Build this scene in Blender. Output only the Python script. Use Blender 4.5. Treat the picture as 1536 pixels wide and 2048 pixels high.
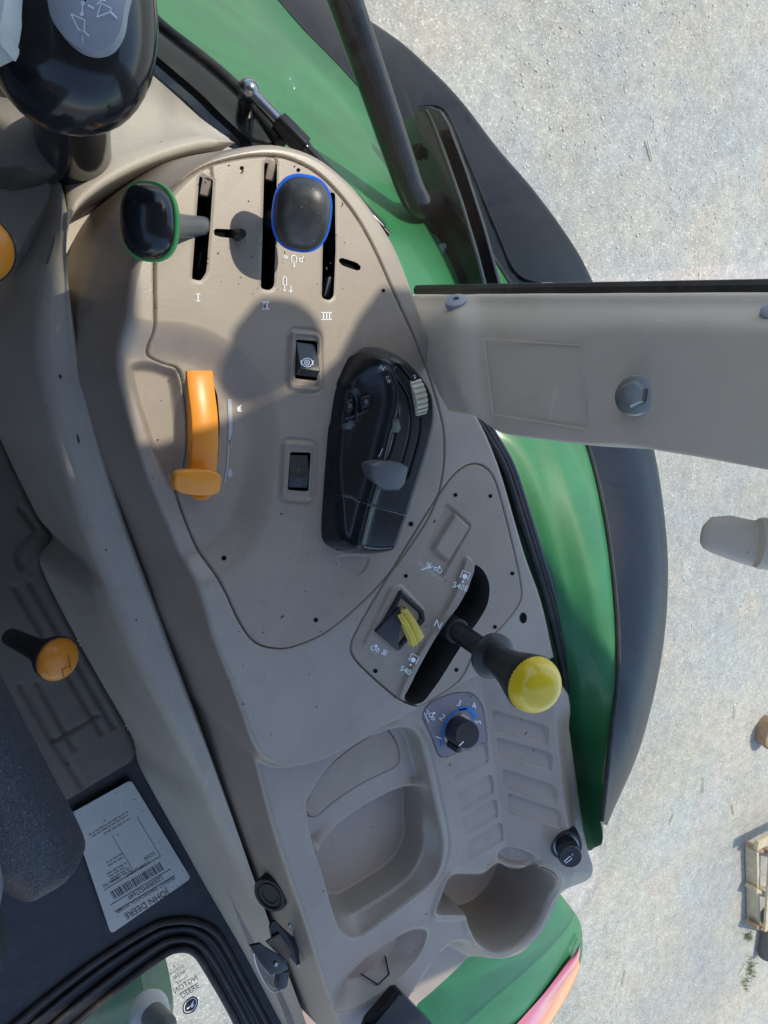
import bpy, bmesh, math, random
import numpy as np
from mathutils import Vector, Matrix, Euler
random.seed(7); np.random.seed(7)
for o in list(bpy.data.objects): bpy.data.objects.remove(o)
S = bpy.context.scene
COL = S.collection
# ------------------------------------------------------------------ camera
F = 1479.0; CAMH = 0.63
_d = np.array([-250-768.0, -(700-1024.0), -F]); _d /= np.linalg.norm(_d)
_Z = -_d; _u = np.array([0, 1.0, 0]); _Y = _u-_Z*_u.dot(_Z); _Y /= np.linalg.norm(_Y); _X = np.cross(_Y, _Z)
R = np.array([_X, _Y, _Z]); C = np.array([0, 0, CAMH])
cam = bpy.data.cameras.new('camera'); camo = bpy.data.objects.new('camera', cam); COL.objects.link(camo)
cam.sensor_fit = 'VERTICAL'; cam.sensor_height = 36.0; cam.lens = 36.0*F/2048.0
cam.clip_start = 0.01; cam.clip_end = 2000
m4 = Matrix.Identity(4)
for i in range(3):
    for j in range(3): m4[i][j] = R[i, j]
    m4[i][3] = C[i]
camo.matrix_world = m4
S.camera = camo
# ------------------------------------------------------------------ sun, sky, exposure
SUN_EL, SUN_AZ = math.radians(63), math.radians(35)      # azimuth from +Y towards +X
SD = Vector((math.sin(SUN_AZ)*math.cos(SUN_EL), math.cos(SUN_AZ)*math.cos(SUN_EL), math.sin(SUN_EL)))
w = bpy.data.worlds.new('World'); S.world = w; w.use_nodes = True
nt = w.node_tree; sky = nt.nodes.new('ShaderNodeTexSky'); sky.sky_type = 'NISHITA'; sky.sun_disc = False
sky.sun_elevation = SUN_EL; sky.sun_rotation = SUN_AZ
nt.links.new(sky.outputs[0], nt.nodes['Background'].inputs[0]); nt.nodes['Background'].inputs[1].default_value = 0.15
sl = bpy.data.lights.new('sun', 'SUN'); sl.energy = 2.05; sl.angle = math.radians(0.6); sl.color = (1, .89, .74)
so = bpy.data.objects.new('sun', sl); COL.objects.link(so); so.rotation_euler = SD.to_track_quat('Z', 'Y').to_euler()
S.view_settings.view_transform = 'Standard'; S.view_settings.look = 'None'; S.view_settings.gamma = 1
S.view_settings.exposure = 1.0
S.render.resolution_x = 768; S.render.resolution_y = 1024

# ------------------------------------------------------------------ projection helpers: a pixel of the photo (1536x2048) -> a point in the place
def ray(px, py): return R@np.array([px-768.0, -(py-1024.0), -F])
def P(px, py, z=0.0):
    r = ray(px, py); return C+r*((z-CAMH)/r[2])
def PX(px, py, X):
    r = ray(px, py); return C+r*(X/r[0])
def DP(px, py, d): return C+ray(px, py)/F*d
def proj(p):
    c = R.T@(np.array(p)-C); return 768+F*c[0]/-c[2], 1024-F*c[1]/-c[2]
def cat(pts, n=6, closed=True):
    p = np.array(pts, float); N = len(p); out = []
    for i in range(N if closed else N-1):
        if closed: a, b, c, d = p[i-1], p[i], p[(i+1) % N], p[(i+2) % N]
        else: a, b, c, d = p[max(i-1, 0)], p[i], p[i+1], p[min(i+2, N-1)]
        for k in range(n):
            t = k/n
            out.append(.5*(2*b+(c-a)*t+(2*a-5*b+4*c-d)*t*t+(3*b-a-3*c+d)*t**3))
    if not closed: out.append(p[-1])
    return np.array(out)
def rnd(pts, r=6, n=5):
    """round the corners of a pixel polygon"""
    p = np.array(pts, float); N = len(p); out = []
    for i in range(N):
        a, b, c = p[i-1], p[i], p[(i+1) % N]
        u = (a-b); v = (c-b); lu, lv = np.linalg.norm(u), np.linalg.norm(v); rr = min(r, lu*.45, lv*.45)
        s, e = b+u/lu*rr, b+v/lv*rr
        for k in range(n+1):
            t = k/n; out.append((1-t)**2*s+2*t*(1-t)*b+t*t*e)
    return np.array(out)
def W(pts, z=0.0): return np.array([P(a, b, z) for a, b in pts])
def W2(pts, z=0.0): return W(pts, z)[:, :2]
def sm(t): t = np.clip(t, 0, 1); return t*t*(3-2*t)

# ------------------------------------------------------------------ object helpers
def tag(o, label=None, cat_=None, group=None, kind=None):
    if label: o['label'] = label
    if cat_: o['category'] = cat_
    if group: o['group'] = group
    if kind: o['kind'] = kind
    return o
def thing(name, loc, label, cat_, group=None):
    o = bpy.data.objects.new(name, None); COL.objects.link(o); o.location = loc; o.empty_display_size = .02
    return tag(o, label, cat_, group)
def place(o, parent):
    COL.objects.link(o)
    if parent is not None:
        o.parent = parent
        M = Matrix.Translation(parent.location) if parent.parent is None else Matrix.Identity(4)
        o.matrix_parent_inverse = M.inverted()
    return o
def mesh(name, V, Fc, mat, parent=None, smooth=True, angle=None):
    me = bpy.data.meshes.new(name)
    if isinstance(Fc, np.ndarray):
        V = np.asarray(V, np.float32); n, k = Fc.shape
        me.vertices.add(len(V)); me.vertices.foreach_set('co', V.ravel())
        me.loops.add(n*k); me.loops.foreach_set('vertex_index', Fc.astype(np.int32).ravel())
        me.polygons.add(n); me.polygons.foreach_set('loop_start', np.arange(0, n*k, k, dtype=np.int32))
        me.polygons.foreach_set('loop_total', np.full(n, k, np.int32)); me.update(calc_edges=True)
    else:
        me.from_pydata([tuple(v) for v in V], [], Fc); me.update()
    me.polygons.foreach_set('use_smooth', np.full(len(me.polygons), bool(smooth)))
    if angle is not None:
        me.set_sharp_from_angle(angle=math.radians(angle))
    me.materials.append(mat)
    return place(bpy.data.objects.new(name, me), parent)
class MB:
    """collects shapes into one mesh"""
    def __init__(s): s.v = []; s.f = []
    def add(s, V, Fc):
        b = len(s.v); s.v += [tuple(map(float, x)) for x in V]; s.f += [tuple(i+b for i in f) for f in Fc]; return s
    def grid(s, rows, closeu=False, closev=False):
        n = len(rows); k = len(rows[0]); V = [p for r in rows for p in r]; Fc = []
        for i in range(n if closev else n-1):
            for j in range(k if closeu else k-1):
                a = i*k+j; b = i*k+(j+1) % k; c = ((i+1) % n)*k+(j+1) % k; d = ((i+1) % n)*k+j
                Fc.append((a, b, c, d))
        return s.add(V, Fc)
    def lathe(s, prof, p0, p1, seg=28, u=None, ex=1.0, ey=1.0, power=2.0, cap=True):
        """profile (radius, distance) about the line p0->p1; superellipse section ex, ey"""
        p0 = np.array(p0, float); ax = np.array(p1, float)-p0; ax /= np.linalg.norm(ax)
        if u is None: u = np.array([0, 1.0, 0]) if abs(ax[1]) < .9 else np.array([1.0, 0, 0])
        u = np.array(u, float); u = u-ax*u.dot(ax); u /= np.linalg.norm(u); v = np.cross(ax, u)
        rows = []
        for r, t in prof:
            row = []
            for k in range(seg):
                a = 2*math.pi*k/seg; ca, sa = math.cos(a), math.sin(a); e = 2.0/power
                cu = math.copysign(abs(ca)**e, ca)*ex; cv = math.copysign(abs(sa)**e, sa)*ey
                row.append(p0+ax*t+(u*cu+v*cv)*r)
            rows.append(row)
        b = len(s.v); s.grid(rows, closeu=True)
        if cap:
            s.f.append(tuple(range(b+seg-1, b-1, -1))); e0 = b+(len(prof)-1)*seg; s.f.append(tuple(range(e0, e0+seg)))
        return s
    def tube(s, pts, r, seg=16, cap=True):
        pts = [np.array(p, float) for p in pts]; n = len(pts); rows = []; u = None
        rr = r if hasattr(r, '__len__') else [r]*n
        for i in range(n):
            t = pts[min(i+1, n-1)]-pts[max(i-1, 0)]; t /= np.linalg.norm(t)
            if u is None: u = np.cross(t, [0.31, .2, .93])
            u = u-t*u.dot(t); u /= np.linalg.norm(u); v = np.cross(t, u)
            rows.append([pts[i]+(u*math.cos(2*math.pi*k/seg)+v*math.sin(2*math.pi*k/seg))*rr[i] for k in range(seg)])
        b = len(s.v); s.grid(rows, closeu=True)
        if cap:
            s.f.append(tuple(range(b+seg-1, b-1, -1))); e0 = b+(n-1)*seg; s.f.append(tuple(range(e0, e0+seg)))
        return s
    def prism(s, poly, d):
        """closed 3-D polygon extruded by vector d"""
        a = [np.array(p, float) for p in poly]; n = len(a); b = [p+np.array(d) for p in a]
        return s.add(a+b, [tuple(range(n-1, -1, -1)), tuple(range(n, 2*n))]+[(i, (i+1) % n, n+(i+1) % n, n+i) for i in range(n)])
    def box(s, c, x, y, z):
        c = np.array(c, float); x = np.array(x, float); y = np.array(y, float); z = np.array(z, float)
        V = [c+a*x+b*y+g*z for g in (-1, 1) for a, b in ((-1, -1), (1, -1), (1, 1), (-1, 1))]
        return s.add(V, [(3, 2, 1, 0), (4, 5, 6, 7), (0, 1, 5, 4), (1, 2, 6, 5), (2, 3, 7, 6), (3, 0, 4, 7)])
    def ico(s, c, r, jit=.25):
        t = (1+5**.5)/2
        V = np.array([(-1, t, 0), (1, t, 0), (-1, -t, 0), (1, -t, 0), (0, -1, t), (0, 1, t), (0, -1, -t), (0, 1, -t), (t, 0, -1), (t, 0, 1), (-t, 0, -1), (-t, 0, 1)])/1.9
        V = V*(1+np.random.uniform(-jit, jit, (12, 1)))*np.array(r)+np.array(c)
        return s.add(V, [(0, 11, 5), (0, 5, 1), (0, 1, 7), (0, 7, 10), (0, 10, 11), (1, 5, 9), (5, 11, 4), (11, 10, 2), (10, 7, 6), (7, 1, 8), (3, 9, 4), (3, 4, 2), (3, 2, 6), (3, 6, 8), (3, 8, 9), (4, 9, 5), (2, 4, 11), (6, 2, 10), (8, 6, 7), (9, 8, 1)])
    def build(s, name, mat, parent=None, smooth=True, angle=38, bevel=0, seg=2, fix=True):
        me = bpy.data.meshes.new(name); me.from_pydata(s.v, [], s.f)
        if bevel or fix:
            bm = bmesh.new(); bm.from_mesh(me)
            bmesh.ops.recalc_face_normals(bm, faces=bm.faces)
            if bevel:
                bmesh.ops.remove_doubles(bm, verts=bm.verts, dist=1e-6)
                ed = [e for e in bm.edges if len(e.link_faces) == 2 and e.calc_face_angle(0) > .5]
                bmesh.ops.bevel(bm, geom=ed, offset=bevel, segments=seg, affect='EDGES', profile=.5)
            bm.to_mesh(me); bm.free()
        me.polygons.foreach_set('use_smooth', np.full(len(me.polygons), bool(smooth)))
        if smooth: me.set_sharp_from_angle(angle=math.radians(angle))
        me.materials.append(mat); me.update()
        return place(bpy.data.objects.new(name, me), parent)

# ------------------------------------------------------------------ distance fields and height-field mouldings
def sdf(poly, X, Y, margin=.04, near=False):
    """signed distance (negative inside) of points to a closed 2-D polygon; far points get +1"""
    poly = np.asarray(poly, float); x0, y0 = poly.min(0)-margin; x1, y1 = poly.max(0)+margin
    out = np.full(X.shape, 1.0); NX = X.copy(); NY = Y.copy()
    m = (X > x0) & (X < x1) & (Y > y0) & (Y < y1); x = X[m]; y = Y[m]
    best = np.full(x.shape, 1e9); nx = np.zeros_like(x); ny = np.zeros_like(y); ins = np.zeros(x.shape, bool)
    n = len(poly)
    for i in range(n):
        a = poly[i]; b = poly[(i+1) % n]; e = b-a; L = e.dot(e)
        if L < 1e-14: continue
        t = np.clip(((x-a[0])*e[0]+(y-a[1])*e[1])/L, 0, 1)
        qx = a[0]+t*e[0]; qy = a[1]+t*e[1]; d = (x-qx)**2+(y-qy)**2
        k = d < best; best = np.where(k, d, best)
        if near: nx = np.where(k, qx, nx); ny = np.where(k, qy, ny)
        if a[1] != b[1]:
            c = ((a[1] > y) != (b[1] > y)) & (x < (b[0]-a[0])*(y-a[1])/(b[1]-a[1])+a[0]); ins ^= c
    d = np.sqrt(best); out[m] = np.where(ins, -d, d)
    if near:
        NX[m] = nx; NY[m] = ny; return out, NX, NY
    return out
def segd(poly, X, Y, margin=.02):
    """distance to an open polyline"""
    poly = np.asarray(poly, float); x0, y0 = poly.min(0)-margin; x1, y1 = poly.max(0)+margin
    out = np.full(X.shape, 1.0); m = (X > x0) & (X < x1) & (Y > y0) & (Y < y1); x = X[m]; y = Y[m]; best = np.full(x.shape, 1e9)
    for a, b in zip(poly[:-1], poly[1:]):
        e = b-a; L = max(e.dot(e), 1e-14); t = np.clip(((x-a[0])*e[0]+(y-a[1])*e[1])/L, 0, 1)
        best = np.minimum(best, (x-a[0]-t*e[0])**2+(y-a[1]-t*e[1])**2)
    out[m] = np.sqrt(best); return out
def mkgrid(poly, cell, pad=0):
    x0, y0 = poly.min(0)-pad; x1, y1 = poly.max(0)+pad
    xs = np.arange(x0, x1+cell, cell); ys = np.arange(y0, y1+cell, cell)
    return np.meshgrid(xs, ys)
def snap(X, Y, polys, cell):
    done = np.zeros(X.shape, bool)
    for p in polys:
        d, nx, ny = sdf(p, X, Y, cell*3, True)
        k = (np.abs(d) < .62*cell) & ~done
        X[k] = nx[k]; Y[k] = ny[k]; done |= k
def fbuild(name, X, Y, Z, mask, mat, parent=None, smooth=True):
    """faces of a grid where mask (per cell) is set"""
    h, wd = X.shape; idx = np.arange(h*wd).reshape(h, wd)
    q = np.stack([idx[:-1, :-1], idx[:-1, 1:], idx[1:, 1:], idx[1:, :-1]], -1)[mask]
    if not len(q): return None
    u, inv = np.unique(q.ravel(), return_inverse=True)
    V = np.stack([X.ravel()[u], Y.ravel()[u], Z.ravel()[u]], -1)
    return mesh(name, V, inv.reshape(-1, 4), mat, parent, smooth)
def cc(A): return (A[:-1, :-1]+A[1:, :-1]+A[:-1, 1:]+A[1:, 1:])/4
def hfield(name, outline, zref, cell, fun, mat, parent=None, holes=()):
    """a moulded lump: outline in pixels at height zref, fun(inside distance, X, Y) -> height"""
    pw = W2(outline, zref); X, Y = mkgrid(pw, cell, cell*2); hs = [W2(h, zref) for h in holes]
    snap(X, Y, [pw]+hs, cell)
    d = sdf(pw, X, Y, .3); Z = fun(-d, X, Y)
    msk = cc(d) < 0
    for h in hs: msk &= sdf(h, cc(X), cc(Y), .02) > 0
    return fbuild(name, X, Y, Z, msk, mat, parent)

# ------------------------------------------------------------------ materials
def mat(name, col, rough=.5, spec=.5, var=.08, vscale=14, bump=.02, bscale=900, speck=0, spcol=(.02, .018, .015), dust=0, metal=0, coat=0, coord='Object', crough=.1, spsc=150, scratch=0):
    m = bpy.data.materials.new(name); m.use_nodes = True; n = m.node_tree; N = n.nodes; L = n.links; b = N['Principled BSDF']
    tc = N.new('ShaderNodeTexCoord'); vec = tc.outputs[coord]
    b.inputs['Metallic'].default_value = metal; b.inputs['Coat Weight'].default_value = coat; b.inputs['Coat Roughness'].default_value = crough
    b.inputs['Specular IOR Level'].default_value = spec
    nz = N.new('ShaderNodeTexNoise'); nz.inputs['Scale'].default_value = vscale; nz.inputs['Detail'].default_value = 6; nz.inputs['Roughness'].default_value = .62; L.new(vec, nz.inputs['Vector'])
    rp = N.new('ShaderNodeValToRGB'); L.new(nz.outputs['Fac'], rp.inputs['Fac'])
    c = np.array(col); rp.color_ramp.elements[0].position = .3; rp.color_ramp.elements[1].position = .7
    rp.color_ramp.elements[0].color = (*(c*(1-var)), 1); rp.color_ramp.elements[1].color = (*np.clip(c*(1+var), 0, 1), 1)
    out = rp.outputs['Color']
    def mix(fac, a, bcol):
        x = N.new('ShaderNodeMix'); x.data_type = 'RGBA'; L.new(fac, x.inputs['Factor']); L.new(a, x.inputs['A'])
        x.inputs['B'].default_value = (*bcol, 1); return x.outputs['Result']
    if dust:
        d = N.new('ShaderNodeTexNoise'); d.inputs['Scale'].default_value = 30; d.inputs['Detail'].default_value = 10; d.inputs['Roughness'].default_value = .75; L.new(vec, d.inputs['Vector'])
        r2 = N.new('ShaderNodeMapRange'); r2.inputs[1].default_value = .45; r2.inputs[2].default_value = .8; r2.inputs[4].default_value = dust; L.new(d.outputs['Fac'], r2.inputs[0])
        out = mix(r2.outputs[0], out, (.36, .33, .28))
    if scratch:
        for ang, th in ((.6, .70), (-.35, .715)):
            mp = N.new('ShaderNodeMapping'); mp.inputs['Rotation'].default_value = (0, 0, ang); mp.inputs['Scale'].default_value = (420, 9, 60); L.new(vec, mp.inputs['Vector'])
            sn = N.new('ShaderNodeTexNoise'); sn.inputs['Scale'].default_value = 1; sn.inputs['Detail'].default_value = 2; L.new(mp.outputs[0], sn.inputs['Vector'])
            sr_ = N.new('ShaderNodeMapRange'); sr_.inputs[1].default_value = th; sr_.inputs[2].default_value = th+.05; sr_.inputs[4].default_value = scratch; L.new(sn.outputs['Fac'], sr_.inputs[0])
            out = mix(sr_.outputs[0], out, tuple(np.clip(c*1.7, 0, 1)))
        gn = N.new('ShaderNodeTexNoise'); gn.inputs['Scale'].default_value = 24; gn.inputs['Detail'].default_value = 9; gn.inputs['Roughness'].default_value = .7; L.new(vec, gn.inputs['Vector'])
        gr_ = N.new('ShaderNodeMapRange'); gr_.inputs[1].default_value = .56; gr_.inputs[2].default_value = .78; gr_.inputs[4].default_value = scratch*1.1; L.new(gn.outputs['Fac'], gr_.inputs[0])
        out = mix(gr_.outputs[0], out, tuple(c*.5))
    if speck:
        v = N.new('ShaderNodeTexVoronoi'); v.inputs['Scale'].default_value = spsc; v.inputs['Randomness'].default_value = 1; L.new(vec, v.inputs['Vector'])
        sep = N.new('ShaderNodeSeparateColor'); L.new(v.outputs['Color'], sep.inputs[0])
        mu = N.new('ShaderNodeMath'); mu.operation = 'MULTIPLY_ADD'; L.new(sep.outputs[0], mu.inputs[0]); mu.inputs[1].default_value = .9; mu.inputs[2].default_value = -.9+speck
        lt = N.new('ShaderNodeMath'); lt.operation = 'LESS_THAN'; L.new(v.outputs['Distance'], lt.inputs[0]); L.new(mu.outputs[0], lt.inputs[1])
        out = mix(lt.outputs[0], out, spcol)
    L.new(out, b.inputs['Base Color'])
    rr = N.new('ShaderNodeMapRange'); rr.inputs[3].default_value = max(rough-.07, .02); rr.inputs[4].default_value = min(rough+.09, 1); L.new(nz.outputs['Fac'], rr.inputs[0]); L.new(rr.outputs[0], b.inputs['Roughness'])
    if bump:
        bn = N.new('ShaderNodeTexNoise'); bn.inputs['Scale'].default_value = bscale; bn.inputs['Detail'].default_value = 3; L.new(vec, bn.inputs['Vector'])
        bp = N.new('ShaderNodeBump'); bp.inputs['Strength'].default_value = bump*5; bp.inputs['Distance'].default_value = .0006; L.new(bn.outputs['Fac'], bp.inputs['Height']); L.new(bp.outputs[0], b.inputs['Normal'])
    m['n'] = 1
    return m
M = {}
M['taupe'] = mat('taupe_plastic', (.290, .233, .184), .36, .8, .10, 11, .03, 520, speck=.08, spsc=130, dust=.20, scratch=.30)
M['taupe2'] = mat('taupe_plastic_panel', (.282, .224, .174), .42, .55, .10, 11, .03, 520, speck=.09, spsc=130, dust=.22, scratch=.32)
M['trim'] = mat('light_trim', (.41, .365, .305), .5, .4, .09, 9, .05, 520, speck=.10, spsc=90, dust=.10, scratch=.35)
M['pillar'] = mat('pillar_plastic', (.62, .525, .425), .5, .4, .06, 8, .06, 520, speck=.08, spsc=90, dust=.06, scratch=.2)
M['black'] = mat('black_plastic', (.018, .019, .021), .32, .5, .15, 20, .03, 1500, dust=.05)
M['pod'] = mat('pod_black_plastic', (.010, .011, .013), .24, .5, .1, 20, .02, 1500)
M['gloss'] = mat('gloss_black_plastic', (.012, .013, .016), .14, .5, .1, 20, 0, dust=.03)
M['satin'] = mat('satin_black_paint', (.007, .007, .008), .18, .45, .1, 20, 0, 700, dust=.01)
M['rubber'] = mat('black_rubber', (.012, .012, .013), .55, .4, .2, 40, .05, 900, dust=.12)
M['hole'] = mat('dark_gap', (.006, .006, .006), .9, .1, .1, 20, 0)
M['well'] = mat('dark_well', (.05, .045, .04), .7, .3, .2, 30, 0)
M['grey'] = mat('grey_plastic', (.10, .105, .11), .4, .5, .1, 20, .03, 1200)
M['orange'] = mat('orange_plastic', (.80, .28, .025), .33, .5, .04, 30, .02, 900, speck=.06)
M['yellow'] = mat('yellow_plastic', (.80, .56, .02), .2, .5, .06, 60, .01, 700, speck=.12, coat=.4)
M['oldyellow'] = mat('worn_yellow_plastic', (.74, .58, .12), .45, .4, .12, 80, .05, 900)
M['green'] = mat('green_paint', (.024, .150, .054), .48, .28, .22, 9, .0, speck=.10, spcol=(.3, .32, .25), coat=.22, crough=.12, dust=.03)
M['ring_green'] = mat('ring_green', (.08, .45, .11), .4)
M['ring_blue'] = mat('ring_blue', (.01, .13, .72), .35)
M['ext'] = mat('dark_fender_plastic', (.006, .010, .021), .30, .16, .12, 6, 0, 600, dust=.01, speck=.1, spcol=(.3, .3, .28))
M['steel'] = mat('zinc_steel', (.36, .36, .35), .42, .5, .12, 60, .05, 700, metal=1)
M['chrome'] = mat('chrome_steel', (.34, .34, .34), .22, .5, .05, 60, 0, metal=1)
M['white'] = mat('white_print', (.80, .82, .84), .5, .4, .03, 40, 0)
M['blueprint'] = mat('blue_print', (.02, .20, .62), .5, .4, .03, 40, 0)
M['darkprint'] = mat('dark_print', (.03, .03, .035), .5, .3, .1, 40, 0)
M['cream'] = mat('cream_plastic', (.55, .50, .36), .45, .4, .12, 90, .03, 900)
M['dialplate'] = mat('dial_plate', (.20, .175, .20), .4, .5, .05, 30, .01, 1200)
M['pad'] = mat('floor_plastic', (.11, .088, .066), .5, .4, .12, 12, .04, 700, speck=.2, spcol=(.15, .13, .1), dust=.12)
M['blackpanel'] = mat('black_steel_panel', (.010, .012, .016), .42, .4, .2, 10, .03, 600, dust=.06)
M['paper'] = mat('silver_sticker', (.40, .40, .37), .4, .4, .06, 30, 0, speck=.2)
M['fabric'] = mat('grey_fabric', (.16, .17, .18), .9, .2, .2, 300, .2, 500)
M['smoke'] = mat('smoked_plastic', (.05, .05, .06), .15, .5, .1, 10, 0)
M['label'] = mat('silver_label', (.30, .32, .36), .3, .5, .06, 20, 0)
M['red'] = mat('red_lens', (.72, .10, .09), .18, .5, .06, 30, 0, coat=.6)
M['amber'] = mat('amber_lens', (.80, .27, .06), .18, .5, .06, 30, 0, coat=.6)
M['pink'] = mat('pale_red_lens', (.62, .16, .22), .2, .5, .06, 30, 0, coat=.6)
M['wood'] = mat('pale_wood', (.50, .40, .26), .75, .3, .2, 25, .1, 200)
M['wood2'] = mat('brown_wood', (.30, .18, .10), .75, .3, .2, 25, .1, 200)
M['weed'] = mat('weed_green', (.13, .17, .04), .7, .3, .3, 60, 0)
M['pipe'] = mat('dark_pipe', (.03, .033, .037), .4, .5, .1, 10, 0)
M['roof'] = mat('roof_lining', (.30, .29, .27), .8, .3, .05, 5, 0)
M['grime'] = mat('black_scuff', (.06, .055, .055), .6, .3, .2, 200, 0)
M['straw'] = mat('dry_straw', (.60, .54, .40), .8, .2, .1, 60, 0)

def leather():
    m = mat('black_leather', (.085, .092, .115), .42, .5, .15, 30, 0); n = m.node_tree; b = n.nodes['Principled BSDF']
    tc = n.nodes.new('ShaderNodeTexCoord'); v = n.nodes.new('ShaderNodeTexVoronoi'); v.feature = 'DISTANCE_TO_EDGE'; v.inputs['Scale'].default_value = 230
    nz = n.nodes.new('ShaderNodeTexNoise'); nz.inputs['Scale'].default_value = 120; va = n.nodes.new('ShaderNodeMix'); va.data_type = 'RGBA'; va.inputs['Factor'].default_value = .03
    n.links.new(tc.outputs['Object'], nz.inputs['Vector']); n.links.new(tc.outputs['Object'], va.inputs['A']); n.links.new(nz.outputs['Color'], va.inputs['B']); n.links.new(va.outputs['Result'], v.inputs['Vector'])
    bp = n.nodes.new('ShaderNodeBump'); bp.inputs['Strength'].default_value = 1; bp.inputs['Distance'].default_value = .004
    r = n.nodes.new('ShaderNodeMapRange'); r.inputs[2].default_value = .22; n.links.new(v.outputs['Distance'], r.inputs[0]); n.links.new(r.outputs[0], bp.inputs['Height']); n.links.new(bp.outputs[0], b.inputs['Normal'])
    cr = n.nodes.new('ShaderNodeValToRGB'); cr.color_ramp.elements[0].position = .02; cr.color_ramp.elements[0].color = (.15, .16, .19, 1); cr.color_ramp.elements[1].position = .14; cr.color_ramp.elements[1].color = (.045, .050, .066, 1)
    n.links.new(v.outputs['Distance'], cr.inputs[0]); n.links.new(cr.outputs[0], b.inputs['Base Color'])
    return m
M['leather'] = leather()
def gravel():
    m = bpy.data.materials.new('gravel'); m.use_nodes = True; n = m.node_tree; N = n.nodes; L = n.links; b = N['Principled BSDF']
    tc = N.new('ShaderNodeTexCoord')
    def vor(s):
        v = N.new('ShaderNodeTexVoronoi'); v.inputs['Scale'].default_value = s; L.new(tc.outputs['Object'], v.inputs['Vector']); return v
    def noise(s, d=6, r=.6):
        v = N.new('ShaderNodeTexNoise'); v.inputs['Scale'].default_value = s; v.inputs['Detail'].default_value = d; v.inputs['Roughness'].default_value = r; L.new(tc.outputs['Object'], v.inputs['Vector']); return v
    v1 = vor(165); v2 = vor(60); n1 = noise(1.7, 7, .65); n2 = noise(500, 2)
    g = N.new('ShaderNodeSeparateColor'); L.new(v1.outputs['Color'], g.inputs[0])
    r1 = N.new('ShaderNodeValToRGB'); L.new(g.outputs[0], r1.inputs[0]); e = r1.color_ramp.elements
    e[0].position = 0; e[0].color = (.275, .27, .26, 1); e[1].position = 1; e[1].color = (.60, .595, .56, 1)
    for p, c in ((.18, (.325, .323, .312)), (.62, (.36, .358, .348)), (.92, (.41, .405, .388))):
        x = e.new(p); x.color = (*c, 1)
    r2 = N.new('ShaderNodeValToRGB'); L.new(n1.outputs[0], r2.inputs[0]); r2.color_ramp.elements[0].position = .38; r2.color_ramp.elements[0].color = (.97, 1.0, 1.0, 1); r2.color_ramp.elements[1].position = .72; r2.color_ramp.elements[1].color = (1.15, 1.03, .88, 1)
    mx = N.new('ShaderNodeMix'); mx.data_type = 'RGBA'; mx.blend_type = 'MULTIPLY'; mx.inputs['Factor'].default_value = 1; L.new(r1.outputs[0], mx.inputs['A']); L.new(r2.outputs[0], mx.inputs['B'])
    n3 = noise(.55, 4, .6); r3 = N.new('ShaderNodeValToRGB'); L.new(n3.outputs[0], r3.inputs[0]); r3.color_ramp.elements[0].position = .35; r3.color_ramp.elements[0].color = (.80, .81, .82, 1); r3.color_ramp.elements[1].position = .68; r3.color_ramp.elements[1].color = (1.06, 1.04, 1.0, 1)
    mx3 = N.new('ShaderNodeMix'); mx3.data_type = 'RGBA'; mx3.blend_type = 'MULTIPLY'; mx3.inputs['Factor'].default_value = 1; L.new(mx.outputs['Result'], mx3.inputs['A']); L.new(r3.outputs[0], mx3.inputs['B'])
    n4 = noise(16, 8, .7); r4 = N.new('ShaderNodeValToRGB'); L.new(n4.outputs[0], r4.inputs[0]); r4.color_ramp.elements[0].position = .34; r4.color_ramp.elements[0].color = (.80, .80, .81, 1); r4.color_ramp.elements[1].position = .66; r4.color_ramp.elements[1].color = (1.12, 1.11, 1.08, 1)
    mx4 = N.new('ShaderNodeMix'); mx4.data_type = 'RGBA'; mx4.blend_type = 'MULTIPLY'; mx4.inputs['Factor'].default_value = 1; L.new(mx3.outputs['Result'], mx4.inputs['A']); L.new(r4.outputs[0], mx4.inputs['B'])
    L.new(mx4.outputs['Result'], b.inputs['Base Color']); b.inputs['Roughness'].default_value = .85
    ad = N.new('ShaderNodeMath'); ad.operation = 'MULTIPLY_ADD'; L.new(v1.outputs['Distance'], ad.inputs[0]); ad.inputs[1].default_value = -1; L.new(v2.outputs['Distance'], ad.inputs[2])
    bp = N.new('ShaderNodeBump'); bp.inputs['Strength'].default_value = .3; bp.inputs['Distance'].default_value = .004; L.new(ad.outputs[0], bp.inputs['Height']); L.new(bp.outputs[0], b.inputs['Normal'])
    return m
M['gravel'] = gravel()
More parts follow.
